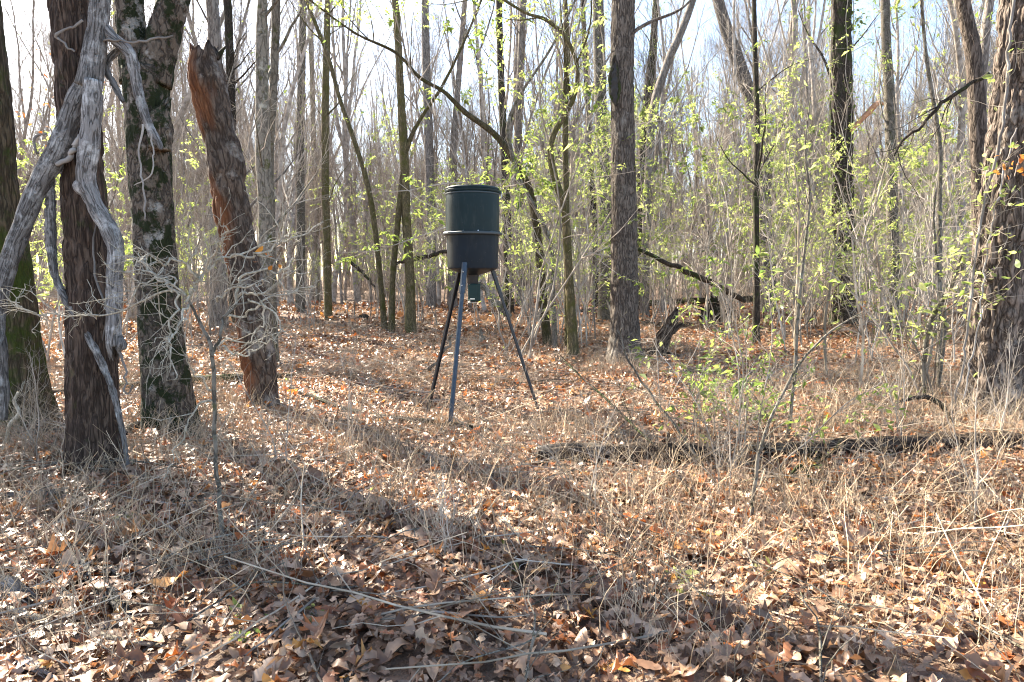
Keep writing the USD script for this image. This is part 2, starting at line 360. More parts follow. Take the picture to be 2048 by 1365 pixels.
M_olive = bark('olive_bark', (0.055, 0.045, 0.026), (0.18, 0.142, 0.078), moss=(0.065, 0.06, 0.018), moss_at=(0.46, 0.62), scale=(26, 26, 9), patch=3.0)
M_dark = bark('dark_bark', (0.018, 0.014, 0.011), (0.085, 0.066, 0.050), moss=(0.03, 0.037, 0.012), moss_at=(0.5, 0.62), scale=(30, 30, 7))
M_far = thin('pale_far_bark', (0.15, 0.125, 0.105), (0.34, 0.30, 0.26), 7.0, 0.8)  # paler than nearer bark, the fade of distance put into the colour
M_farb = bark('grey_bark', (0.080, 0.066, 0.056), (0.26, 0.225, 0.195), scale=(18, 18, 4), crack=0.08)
M_twig = thin('twig_bark', (0.17, 0.142, 0.115), (0.36, 0.315, 0.265), 6.0, 0.6)  # lightened so the far woods look bright and pale without haze
M_brush = thin('brush_stems', (0.19, 0.152, 0.112), (0.40, 0.335, 0.255), 4.0, 0.8)
M_dead = bark('bleached_twigs', (0.20, 0.175, 0.13), (0.46, 0.415, 0.335), scale=(30, 30, 9), bump=0.2, vary=0.2)
M_stalk = thin('dry_stalks', (0.165, 0.120, 0.078), (0.44, 0.345, 0.24), 6.0, 0.7)
M_log = bark('rotten_log', (0.016, 0.011, 0.008), (0.12, 0.086, 0.062), pale=(0.17, 0.145, 0.12), pale_at=(0.56, 0.70), scale=(40, 40, 7), bump=0.9, patch=5.0, own=True)
M_logmoss = bark('mossy_log', (0.02, 0.014, 0.009), (0.11, 0.078, 0.048), moss=(0.032, 0.04, 0.010), moss_at=(0.46, 0.58), scale=(30, 30, 7), bump=0.8, own=True)
M_birch = bark('pale_rotten_wood', (0.03, 0.027, 0.024), (0.36, 0.33, 0.28), scale=(30, 30, 30), bump=0.9, patch=9.0, crack=0.14)
M_black = plain('charred_wood', (0.018, 0.014, 0.012), 0.9, noise=0.5, scale=30, bump=0.8)  # black wood; also stands in for the shade inside hollows
M_wood = plain('split_wood', (0.34, 0.17, 0.085), 0.75, noise=0.45, scale=16, bump=0.5)
GREEN = [(0.0, (0.15, 0.19, 0.06)), (0.4, (0.26, 0.285, 0.10)), (0.75, (0.34, 0.335, 0.13)), (1.0, (0.42, 0.38, 0.17))]
M_leaf = leafy('spring_leaf', GREEN, trans=0.6, tcol=(1.25, 1.42, 1.0))
M_leafy2 = leafy('grey_green_leaf', [(0.0, (0.09, 0.14, 0.04)), (0.5, (0.17, 0.21, 0.065)), (1.0, (0.27, 0.30, 0.11))], trans=0.55, tcol=(1.5, 1.55, 1.0))
M_ever = leafy('evergreen_leaf', [(0.0, (0.03, 0.065, 0.018)), (1.0, (0.075, 0.13, 0.035))], trans=0.3)
M_rust = leafy('rust_leaf', [(0.0, (0.30, 0.075, 0.02)), (0.6, (0.48, 0.15, 0.04)), (1.0, (0.55, 0.27, 0.05))], trans=0.35)
M_orange = leafy('orange_leaf', [(0.0, (0.42, 0.13, 0.03)), (1.0, (0.55, 0.26, 0.05))], trans=0.45)
LITTER = [(0.0, (0.06, 0.029, 0.017)), (0.08, (0.242, 0.13, 0.071)), (0.16, (0.088, 0.043, 0.022)), (0.26, (0.402, 0.252, 0.154)), (0.36, (0.161, 0.083, 0.042)), (0.46, (0.462, 0.316, 0.201)), (0.56, (0.117, 0.058, 0.03)), (0.66, (0.361, 0.219, 0.127)), (0.74, (0.25, 0.08, 0.026)), (0.8, (0.523, 0.37, 0.252)), (0.88, (0.146, 0.092, 0.06)), (0.94, (0.422, 0.13, 0.029)), (0.97, (0.439, 0.325, 0.224)), (1.0, (0.502, 0.227, 0.039))]
M_lit_i = leafy('dead_leaf', LITTER, trans=0.22, rough=0.42, var=0.5, spec=0.5, source='random', tcol=(1.2, 0.95, 0.7))
M_lit_t = leafy('dead_leaf_far', LITTER, trans=0.22, rough=0.45, var=0.4, spec=0.45, source='tint', tcol=(1.2, 0.95, 0.7))

# the ground's own colour: decayed litter, leaf-sized flecks over dark humus
M_soil = usdkit.material(stage, L('forest_soil'), {
    'g': ('geometry', {}), 'v': ('voronoi_texture', {'scale': 16.0, 'randomness': 1.0}), 'w': ('white_noise_texture', {}),
    'r': ('rgb_ramp', {'ramp': [(0.0, (0.10, 0.065, 0.045)), (0.35, (0.22, 0.15, 0.105)), (0.6, (0.32, 0.23, 0.17)), (0.8, (0.27, 0.15, 0.085)), (1.0, (0.40, 0.31, 0.24))]}),
    'n': ('noise_texture', {'scale': 2.2, 'detail': 8.0, 'roughness': 0.7}), 'nr': ('rgb_ramp', {'ramp': [(0.35, (0.35, 0.33, 0.30)), (0.62, (1, 1, 1))]}),
    'x': ('mix', {'mix_type': 'multiply', 'fac': 1.0}), 'n2': ('noise_texture', {'scale': 40.0, 'detail': 6.0}), 'b': ('bump', {'strength': 1.0, 'distance': 0.03}), 'p': ('principled_bsdf', {'roughness': 0.9, 'specular_ior_level': 0.2})},
    [('g.position', 'v.vector'), ('v.color', 'w.vector'), ('w.value', 'r.fac'), ('g.position', 'n.vector'), ('n.fac', 'nr.fac'), ('r.color', 'x.color1'), ('nr.color', 'x.color2'), ('x.color', 'p.base_color'),
     ('g.position', 'n2.vector'), ('n2.fac', 'b.height'), ('b.normal', 'p.normal')], surface='p.BSDF')

# ------------------------------------------------------------------ ground
def sheet(xs, ys):
    X, Y = np.meshgrid(xs, ys)
    v = np.stack([X, Y, gz(X, Y)], -1).reshape(-1, 3)
    nx = len(xs)
    i, j = np.meshgrid(np.arange(len(ys) - 1), np.arange(nx - 1), indexing='ij')
    q = np.stack([i * nx + j, i * nx + j + 1, (i + 1) * nx + j + 1, (i + 1) * nx + j], -1).reshape(-1, 4)
    return v, np.vstack([q[:, [0, 1, 2]], q[:, [0, 2, 3]]])

ground = UsdGeom.Xform.Define(stage, '/World/ground').GetPrim()
tag(ground, kind='structure')
sx = np.sinh(np.linspace(-5.2, 5.2, 190)); sx = sx / sx.max() * 260
sy = np.concatenate([-np.linspace(40, 0.5, 30), np.linspace(0, 14, 130), 14 + 250 * np.linspace(0.01, 1, 90) ** 2])
obj('forest_floor', sheet(sx, sy), M_soil, ground)

# ------------------------------------------------------------------ game feeder
def revolve(prof, n=64):
    prof = np.asarray(prof, float); k = len(prof)
    th = np.arange(n) * 2 * np.pi / n
    v = np.stack([prof[:, None, 0] * np.cos(th), prof[:, None, 0] * np.sin(th), np.repeat(prof[:, 1:2], n, 1)], -1).reshape(-1, 3)
    i, j = np.meshgrid(np.arange(k - 1), np.arange(n), indexing='ij')
    q = np.stack([i * n + j, i * n + (j + 1) % n, (i + 1) * n + (j + 1) % n, (i + 1) * n + j], -1).reshape(-1, 4)
    return v, np.vstack([q[:, [0, 1, 2]], q[:, [0, 2, 3]]])

def box(c, s, rz=0.0, bev=0.0):
    c, s = np.asarray(c, float), np.asarray(s, float) / 2
    import manifold3d as m3
    if bev:
        m = m3.Manifold.cube(list(2 * (s - bev)), True)
        m = m3.Manifold.batch_hull([m3.Manifold.sphere(bev, 12).translate(list((s - bev) * np.array(k))) for k in np.ndindex(2, 2, 2) for k in [tuple(2 * np.array(k) - 1)]])
    else:
        m = m3.Manifold.cube(list(2 * s), True)
    me = m.rotate([0, 0, math.degrees(rz)]).translate(list(c)).to_mesh()
    return np.array(me.vert_properties[:, :3]), np.array(me.tri_verts)

M_tank = plain('green_plastic', (0.004, 0.012, 0.0135), 0.40, noise=0.18, scale=9, bump=0.05, spec=0.16, dust=0.09)  # green plastic with some blue of the sky mixed in
M_tank2 = plain('dark_blue_plastic', (0.0035, 0.007, 0.011), 0.42, noise=0.25, scale=12, bump=0.12, spec=0.16, dust=0.07)  # blue cast of the sky is put into this dark plastic colour
M_rim = plain('black_plastic', (0.012, 0.02, 0.024), 0.45, noise=0.2)
M_leg = plain('painted_steel', (0.020, 0.031, 0.045), 0.38, metal=0.3, noise=0.2, scale=30, dust=0.3)  # front leg: skylight falling on it is put into the bluer paint
M_legd = plain('dark_painted_steel', (0.016, 0.02, 0.026), 0.4, metal=0.2, noise=0.3, scale=30, dust=0.12)  # other two legs: same paint, coloured darker as if shaded
M_steel = plain('bright_steel', (0.45, 0.45, 0.44), 0.35, metal=1.0)
M_box = plain('green_box_plastic', (0.005, 0.020, 0.019), 0.45, spec=0.2)

fx, fy = -0.352, 6.1
fz = float(gz(fx, fy))
feeder = thing('game_feeder', 'dark green barrel game feeder on three metal legs in the clearing', 'game feeder', loc=(fx, fy, 0))
U = lambda name, vf, m, par=feeder, sm=35: obj(name, vf, m, par, smooth=sm)
zl, zr, zb = 2.005, 1.605, 1.315
U('upper_barrel', revolve([(0.236, zr + 0.010), (0.237, 1.70), (0.239, 1.80), (0.238, 1.90), (0.236, 1.952), (0.232, 1.957), (0.231, 1.966)]), M_tank)
U('lower_barrel', revolve([(0.05, 1.238), (0.10, 1.252), (0.17, 1.276), (0.212, 1.292), (0.222, 1.300), (0.2265, 1.318), (0.229, 1.42), (0.2315, 1.55), (0.233, zr - 0.012)]), M_tank2)
U('rim_flange', revolve([(0.230, zr - 0.013), (0.260, zr - 0.013), (0.265, zr - 0.008), (0.265, zr + 0.006), (0.260, zr + 0.011), (0.232, zr + 0.011)]), M_rim)
U('lid', revolve([(0.2325, 1.964), (0.240, 1.965), (0.243, 1.971), (0.243, 1.983), (0.238, 1.987), (0.241, 1.990), (0.241, 2.000), (0.232, 2.008), (0.12, 2.020), (0.001, 2.022)]), M_tank)
U('lid_band', revolve([(0.2365, 1.9440), (0.2405, 1.946), (0.2415, 1.951), (0.2405, 1.956), (0.2365, 1.958)]), M_rim)
clasp = U('clasp', np_vf := box((0.245, 0.01, 1.972), (0.03, 0.035, 0.035), 0.0, 0.006), M_rim)
obj('clasp_lever', box((0.258, 0.012, 1.948), (0.008, 0.016, 0.05), 0.0, 0.003), M_steel, clasp, smooth=35)
for k in range(12):
    a = k * math.pi / 6 + 0.25
    v, f = revolve([(0.0005, 0.009), (0.005, 0.008), (0.007, 0.004), (0.007, -0.002)], 10)
    U('rim_bolt', (v + [0.2495 * math.cos(a), 0.2495 * math.sin(a), zr + 0.0115], f), M_rim if k % 3 else M_steel)
U('outlet_neck', revolve([(0.045, 1.150), (0.047, 1.17), (0.055, 1.235), (0.062, 1.245)], 32), M_black)
ctl = U('control_box', box((0.012, -0.01, 1.085), (0.098, 0.10, 0.155), 0.25, 0.008), M_box)
obj('box_door', box((0.000, -0.0655, 1.09), (0.080, 0.008, 0.125), 0.25, 0.003), M_box, ctl, smooth=35)
obj('label_plate', box((-0.001, -0.0715, 1.028), (0.042, 0.0022, 0.011), 0.25), M_steel, ctl, smooth=False)
obj('spinner_plate', revolve([(0.001, 1.004), (0.035, 1.003), (0.05, 0.997), (0.05, 0.994), (0.001, 0.994)], 32), M_steel, ctl, smooth=35)
wire = limb([(0.055, -0.02, 1.15), (0.085, -0.05, 1.20), (0.07, -0.06, 1.245), (0.095, -0.05, 1.262)], [0.0025] * 4, 6)
U('cable', wire, M_rim)

def channel(p0, p1, w, t, m_dir):
    """A folded steel leg: V-shaped channel from p0 to p1, opening towards the axis."""
    p0, p1 = np.asarray(p0, float), np.asarray(p1, float)
    d = unit(p1 - p0); out = unit(np.asarray(m_dir, float) - d * np.dot(m_dir, d)); s = np.cross(d, out)
    prof = [(-w / 2, -w * .32), (-w / 2 + t, -w * .32), (-w / 2 + t, w * .18), (-w * .18, w * .32 - t), (w * .18, w * .32 - t), (w / 2 - t, w * .18), (w / 2 - t, -w * .32), (w / 2, -w * .32), (w / 2, w * .22), (w * .2, w * .34), (-w * .2, w * .34), (-w / 2, w * .22)]
    n = len(prof)
    v = np.array([p + s * a + out * b for p in (p0, p1) for a, b in prof])
    f = [[i, (i + 1) % n, n + (i + 1) % n] for i in range(n)] + [[i, n + (i + 1) % n, n + i] for i in range(n)]
    import shapely, trimesh
    tri = trimesh.creation.triangulate_polygon(shapely.Polygon(prof), engine='earcut')
    pv = [min(range(n), key=lambda k: (prof[k][0] - q[0]) ** 2 + (prof[k][1] - q[1]) ** 2) for q in tri[0]]
    for a, b, c in tri[1]:
        f += [[pv[c], pv[b], pv[a]], [n + pv[a], n + pv[b], n + pv[c]]]
    return v, np.array(f)

for A, name_m in ((15, M_legd), (135, M_legd), (-105, M_leg)):
    a = math.radians(A)
    o = np.array([math.cos(a), math.sin(a), 0])
    top = o * 0.178 + [0, 0, 1.335 if A == -105 else 1.30]
    base = o * (0.71 if A == 135 else 0.64); base[2] = float(gz(fx + base[0], fy + base[1])) - 0.03
    if A == -105: top = o * 0.218 + [0, 0, 1.345]
    mid = top + (base - top) * 0.185
    lg = U('leg', channel(mid - (base - top) * 0.05, base, 0.035, 0.003, o), name_m, feeder, False)
    obj('sleeve', channel(top, mid, 0.047, 0.004, o), name_m, lg, smooth=False)
    for q in (0.30, 0.75):
        c = top + (mid - top) * q + o * 0.021
        v, f = revolve([(0.0005, 0.006), (0.005, 0.005), (0.006, -0.004)], 10)
        v = np.stack([v[:, 2] * o[0] - v[:, 0] * o[1], v[:, 2] * o[1] + v[:, 0] * o[0], v[:, 1]], 1)
        obj('bolt', (v + c, f), M_steel, lg, smooth=35)

def leaf_form(seed, n=15, kind='oak', curl=1.0, s=1.0):
    """A lobed dead leaf about s long, lying in the xy plane and curled."""
    rng = np.random.default_rng(seed)
    t = np.linspace(0, 1, n)
    env = np.sin(np.pi * np.clip(t, 0.02, 0.98) ** 0.85) ** 0.75
    nl, deep = {'oak': (3.0, 0.42), 'maple': (2.2, 0.36), 'plain': (0.0, 0.0)}[kind]
    def side():
        ph = rng.uniform(-0.5, 0.5)
        w = 1 - deep * (1 - np.cos(2 * np.pi * nl * t + ph + np.pi))
        return 0.33 * env * np.clip(w, 0.16, 1) * rng.uniform(0.88, 1.1, n), np.where(w > 0.8, 0.05, -0.01)
    (wl, fl), (wr, fr) = side(), side()
    if kind == 'plain': wl, wr, fl, fr = wl * 0.62, wr * 0.62, 0 * fl, 0 * fr
    stalk = t < 0.09
    wl, wr = np.where(stalk, 0.012, wl), np.where(stalk, 0.012, wr)
    mid = np.stack([t - 0.5, 0 * t, 0 * t], 1)
    le = np.stack([t - 0.5 + fl, wl, 0 * t], 1); ri = np.stack([t - 0.5 + fr, -wr, 0 * t], 1)
    le[-1], ri[-1] = mid[-1] + [0.0, 0.01, 0], mid[-1] + [0.0, -0.01, 0]
    v = np.vstack([mid, le, ri])
    a, b, c = rng.normal(0, 0.9), rng.uniform(0.2, 2.4) * rng.choice([-1, 1], p=[0.4, 0.6]), rng.normal(0, 1.3)
    v[:, 2] = curl * (0.45 * a * v[:, 0] ** 2 + b * v[:, 1] ** 2 * 1.3 + c * v[:, 0] * v[:, 1]) + curl * 0.12 * (meshkit.noise(v * 5 + seed * 3.3, seed) - 0.5)
    i = np.arange(n - 1)
    q = np.vstack([np.stack([i, i + 1, n + i + 1, n + i], 1), np.stack([i + 1, i, 2 * n + i, 2 * n + i + 1], 1)])
    return v * s, np.vstack([q[:, [0, 1, 2]], q[:, [0, 2, 3]]])

SOFT = [leaf_form(900 + k, 7, 'plain', 0.5) for k in range(8)]
def quat_z(a): return (math.cos(a / 2), 0.0, 0.0, math.sin(a / 2))
def quat_mul(p, q):
    a, b, c, d = p; e, f, g, h = q
    return (a * e - b * f - c * g - d * h, a * f + b * e + c * h - d * g, a * g - b * h + c * e + d * f, a * h + b * g - c * f + d * e)
def quat_axis(ax, ang):
    s = math.sin(ang / 2); return (math.cos(ang / 2), ax[0] * s, ax[1] * s, ax[2] * s)
def qmat(q):
    w, x, y, z = q
    return np.array([[1 - 2 * (y * y + z * z), 2 * (x * y - z * w), 2 * (x * z + y * w)], [2 * (x * y + z * w), 1 - 2 * (x * x + z * z), 2 * (y * z - x * w)], [2 * (x * z - y * w), 2 * (y * z + x * w), 1 - 2 * (x * x + y * y)]])
def leaf_parts(t, pos, size, mat, rng, origin=None, width=1.0):
    """Each leaf a part of its own."""
    for k, p in enumerate(pos):
        v, f = SOFT[int(rng.integers(0, 8))]
        q = quat_mul(quat_axis(unit(rng.normal(size=3) * [1, 1, 0.2]), rng.normal(0, 1.1)), quat_z(rng.uniform(0, 6.28)))
        sz = size * math.exp(rng.normal(0, 0.25))
        obj('leaf', (((v + [0.5, 0, 0]) * [sz, sz * width, sz]) @ qmat(q).T + p, f), mat, t, origin=origin, tint={'tint': np.full(len(v), rng.uniform(0, 1))})

# ------------------------------------------------------------------ trees placed from the photograph
def pts_px(rows, d, dd=0.0):
    """Rows (px, py, width px) at depth d, drifting by dd metres along the row: points and radii."""
    n = len(rows)
    pts, rad = [], []
    for i, (x, y, w) in enumerate(rows):
        e = d + dd * i / max(1, n - 1)
        p = P(x, y, e)
        pts.append(p); rad.append(w * 0.5 / FPX * p[1] * p[1] / math.hypot(p[0], p[1]))   # a round stem off the axis shows wider
    return np.array(pts), np.array(rad)

def base_depth(px, py):
    return float(G(px, py)[1])

def grow_top(pts, rad, H, rng, wig=0.03):
    """Extends a stem that leaves the picture up to height H, tapering."""
    d = unit(pts[-1] - pts[-2]); k = 7
    rest = max(H - pts[-1][2], 0.5)
    q, r = wander(pts[-1], d + [0, 0, 0.25], rest, rng, k, wig, rad[-1], max(0.012, rad[-1] * 0.25), 0.08)
    return np.vstack([pts, q[1:]]), np.concatenate([rad, r[1:]])

def crown(t, pts, rad, rng, limbs=7, twigs=60, fine=160, t0=0.45, length=2.2, mat=None, leaf=0, leaf_m=None, leaf_s=0.045, org=None, up=0.25, fine_len=0.45, droop=0.3, ang=0.85):
    """Limbs (each a part), then twigs and leaves (one part each) on a stem."""
    s = spline(np.hstack([pts, rad[:, None]]), 24)
    A, AR = spawn(s[None, :, :3], s[None, :, 3], limbs, rng, t0, 0.98, length, ang, up, 0.13, 8, 0.014, 0.55, 0.22)
    for i in range(limbs):
        obj('limb', limb(A[i], AR[i], 6, 12), mat, t, origin=org)
    B, BR = spawn(A, AR, twigs, rng, 0.25, 1.0, length * 0.45, 0.8, 0.10, 0.16, 5, 0.008, 0.6, 0.3)
    m = MB().add(tubes(B, np.maximum(BR, 0.0012), 3))
    C, CR = spawn(B, BR, fine, rng, 0.2, 1.0, fine_len, 0.7, 0.05, 0.2, 4, 0.006, 0.7, 0.4)
    m.add(tubes(C, np.maximum(CR, 0.0010), 3))
    obj('twigs', m.vf(), M_twig, t, origin=org, smooth=False)
    if leaf:
        v, f, tt = leaves(along(C, leaf, rng, 0.2, 1.0, 0.015), leaf_s, rng, droop)
        obj('leaves', (v, f), leaf_m or M_leaf, t, origin=org, smooth=False, tint={'tint': tt})

def hero(name, label, rows, mat, d=None, dd=0.0, H=12.0, seed=1, cat='tree', group=None, tk=None, extend=True, crown_kw=None, bare=None, part='trunk'):
    """A tree whose stem follows the rows of pixels, ground first. Returns (thing, pts, rad)."""
    rng = np.random.default_rng(seed)
    d = d or base_depth(rows[0][0], rows[0][1])
    pts, rad = pts_px(rows, d, dd)
    b = foot(pts[0][0], pts[0][1], -0.12)
    if pts[0][2] > b[2] + 0.25:
        pts, rad = np.vstack([b, pts]), np.concatenate([[rad[0] * 1.1], rad])
    else:
        pts[0] = b
    org = foot(pts[0][0], pts[0][1])
    t = thing(name, label, cat, group, loc=org)
    if extend:
        pts, rad = grow_top(pts, rad, H, rng)
    kw = dict(sides=28, step=0.06, furrow=0.006, count=14, seed=seed)
    kw.update(tk or {})
    v, f, th, s = trunk(pts, rad, **kw)
    tint = grain(th, s, float(np.median(rad)), seed % 7)
    if bare: tint['bare'] = bare(v, th, s)
    obj(part, (v, f), mat, t, origin=org, tint=tint)
    if crown_kw is not None:
        crown(t, pts, rad, rng, mat=mat, org=org, **crown_kw)
    return t, pts, rad, org

BIG = dict(sides=96, step=0.028)
CR0 = dict(limbs=5, twigs=30, fine=70, t0=0.7, length=2.2)

# right oak
oak, op, orad, oorg = hero('oak_tree', 'massive furrowed oak at the right edge, sunlit on its left side, vines on its bark',
    [(1978, 825, 140), (1984, 770, 128), (1990, 700, 122), (1996, 600, 118), (2008, 450, 112), (2024, 300, 106), (2038, 150, 100), (2048, 0, 97)], M_oak, H=13, seed=5,
    tk=dict(sides=132, step=0.022, furrow=0.026, count=30, stretch=6.0, flare=0.42, flare_h=0.28, lobes=5, lump=0.05), crown_kw=CR0)
# left foreground furrowed trunk
hero('brown_tree', 'straight dark brown furrowed trunk standing behind the grey vine on the left', [(190, 938, 118), (188, 860, 110), (184, 760, 106), (181, 600, 100), (168, 400, 88), (156, 200, 84), (140, 0, 82)], M_brown, H=12, seed=8,
     tk=dict(BIG, furrow=0.017, count=30, stretch=8.0, flare=0.30, flare_h=0.16, lobes=5), crown_kw=CR0)
hero('mossy_tree', 'broad trunk coated in green moss at the left edge of the picture', [(38, 838, 150), (30, 740, 128), (24, 640, 112), (12, 520, 104), (-8, 400, 98), (-20, 250, 94), (-34, 100, 90), (-44, 0, 88)], M_mossy, H=12, seed=9,
     tk=dict(BIG, furrow=0.012, count=28, stretch=8.0, flare=0.3), crown_kw=CR0)
# forked snag
sn, sp, sr, so = hero('forked_snag', 'thick forked trunk with black moss and pale flaking bark, beside the leaning snag', [(342, 860, 112), (336, 790, 104), (326, 700, 95), (317, 600, 92), (306, 450, 88), (298, 300, 90), (294, 200, 92), (290, 140, 92)], M_snag, H=9, seed=10, extend=False,
     tk=dict(BIG, furrow=0.008, count=18, stretch=3.0, flare=0.32, lump=0.10), crown_kw=None)

d3 = float(sp[0][1])
rng3 = np.random.default_rng(33)
for rows, nm in (([(272, 170, 62), (268, 110, 62), (262, 50, 60), (258, 0, 58), (250, -120, 52)], 'stem'), ([(308, 170, 70), (318, 110, 68), (332, 55, 64), (348, 0, 60), (385, -120, 52)], 'stem')):
    q, r = pts_px(rows, d3)
    q, r = grow_top(q, r, 9.0, rng3)
    v, f, th, s = trunk(q, r, sides=64, step=0.035, furrow=0.008, count=16, stretch=3.0, flare=0, lump=0.08, seed=int(rows[0][0]))
    st = obj(nm, (v, f), M_snag, sn, origin=so)
    crown(sn, q, r, rng3, limbs=4, twigs=30, fine=80, t0=0.5, length=2.0, mat=M_snag, org=so)
q, r = pts_px([(318, 300, 44), (320, 265, 50), (322, 232, 40), (330, 212, 16)], d3 - 0.12)
v, f, th, s = trunk(q, r, sides=40, step=0.02, furrow=0.012, count=12, stretch=2.0, flare=0, lump=0.2, seed=3, top='jag')
obj('broken_stub', (v, f), M_snag, sn, origin=so)

# leaning broken snag with bare orange wood
def bare4(v, th, s):
    n = meshkit.fbm(np.stack([np.cos(th) * 1.2, np.sin(th) * 1.2, s * 1.3], -1), 4, 7)
    face = np.cos(th - math.radians(205))         # left front
    band = 0.42 * np.exp(-((s - 2.95) / 0.4) ** 2) + 0.50 * np.exp(-((s - 2.0) / 0.45) ** 2) + 0.62 * np.exp(-((s - 0.45) / 0.3) ** 2)
    return np.clip((face * 0.35 + band + n - 0.98) * 7, 0, 1)
bs, bp, br_, bo = hero('broken_snag', 'leaning broken-topped snag with bark stripped off to orange wood', [(528, 815, 66), (524, 790, 62), (515, 700, 68), (507, 620, 66), (490, 540, 66), (474, 470, 68), (460, 400, 68), (452, 330, 72), (440, 270, 66), (424, 210, 72), (412, 150, 74), (408, 104, 60)], M_broken, seed=12, extend=False,
     tk=dict(BIG, sides=84, furrow=0.022, count=14, stretch=3.0, flare=0.10, lump=0.20, top='jag'), bare=bare4, crown_kw=None)
d4 = float(bp[0][1])
for x0, y0, x1, y1, w in ((432, 118, 452, 92, 14), (394, 112, 384, 92, 12), (414, 108, 420, 84, 10), (520, 800, 532, 812, 30)):
    q, r = pts_px([(x0, y0, w), ((x0 + x1) / 2, (y0 + y1) / 2, w * .7), (x1, y1, 2)], d4 - 0.03)
    obj('splinter', limb(q, r, 7, 8), M_black if y0 > 700 else M_dark, bs, origin=bo)  # the low black piece stands for the dark hollow in the foot

# centre tree with a cavity
ct, cp, crd, co = hero('hollow_tree', 'tall straight grey-barked tree with a dark rotten hollow, right of the feeder', [(1250, 730, 74), (1249, 690, 62), (1249, 600, 55), (1248, 450, 51), (1246, 300, 47), (1244, 150, 45), (1247, 0, 45)], M_hollow, H=15, seed=14,
     tk=dict(sides=96, step=0.035, furrow=0.013, count=26, stretch=7.0, flare=0.40, flare_h=0.22, lobes=4, lump=0.04), crown_kw=dict(limbs=9, twigs=80, fine=200, t0=0.62, length=3.2))
d13 = float(cp[0][1])
q, r = pts_px([(1231, 212, 4), (1228, 190, 15), (1227, 165, 17), (1228, 140, 13), (1230, 118, 3)], d13 - 0.14)
v, f, th, s = trunk(q, r, sides=20, step=0.02, furrow=0.02, count=9, stretch=1.5, flare=0, lump=0.25, seed=5)
cav = obj('hollow', (v, f), M_black, ct, origin=co)  # solid lump, the dark of the cavity is painted black
for rows in ([(1232, 214, 4), (1222, 185, 9), (1222, 150, 9), (1229, 112, 3)], [(1231, 214, 3), (1238, 190, 6), (1235, 155, 7), (1230, 112, 3)]):
    q, r = pts_px(rows, d13 - 0.155)
    obj('lip', limb(q, r, 8, 16, wob=0.02, seed=4), M_dark, cav, origin=co)
q, r = pts_px([(1240, 108, 10), (1262, 70, 8), (1300, 45, 7), (1360, 20, 5), (1400, -20, 4)], d13 - 0.1)
obj('limb', limb(q, r, 7), M_hollow, ct, origin=co)

# right-middle dark tree wrapped in ivy
iv, ip, ir, io = hero('ivy_tree', 'dark thick trunk wrapped in small-leaved vines, left of the big oak', [(1688, 655, 56), (1687, 600, 50), (1686, 500, 47), (1684, 300, 44), (1682, 100, 41), (1683, 0, 40)], M_dark, H=15, seed=16,
     tk=dict(sides=64, step=0.05, furrow=0.014, count=20, stretch=6, flare=0.35, flare_h=0.3), crown_kw=dict(limbs=9, twigs=80, fine=240, t0=0.35, length=2.2, leaf=1500, leaf_m=M_leafy2, leaf_s=0.07))
rngi = np.random.default_rng(77)
s_ = spline(np.hstack([ip, ir[:, None]]), 60)
for k in range(7):
    a0, n = rngi.uniform(0, 6.28), 26
    sel = np.linspace(2, 46, n).astype(int)
    aa = a0 + np.cumsum(rngi.normal(0, 0.22, n))
    w = s_[sel, :3] + (s_[sel, 3] * 1.09 + 0.012)[:, None] * np.stack([np.cos(aa), np.sin(aa), aa * 0], 1)
    vn = obj('vine', limb(w, np.full(n, 0.010), 5, 50), M_twig, iv, origin=io)
    lp = along(w[None], 260, rngi, 0.05, 1.0, 0.07)
    v, f, tt = leaves(lp, 0.075, rngi, 0.5)
    obj('leaves', (v, f), M_leafy2, vn, origin=io, smooth=False, tint={'tint': tt})
q, r = pts_px([(1705, 262, 8), (1722, 240, 11), (1740, 222, 13), (1758, 206, 10), (1772, 212, 3)], base_depth(1688, 655) - 0.3)
obj('broken_limb', limb(q, r, 8, 14, wob=0.05), M_wood, iv, origin=io, label='broken orange-brown limb stub')

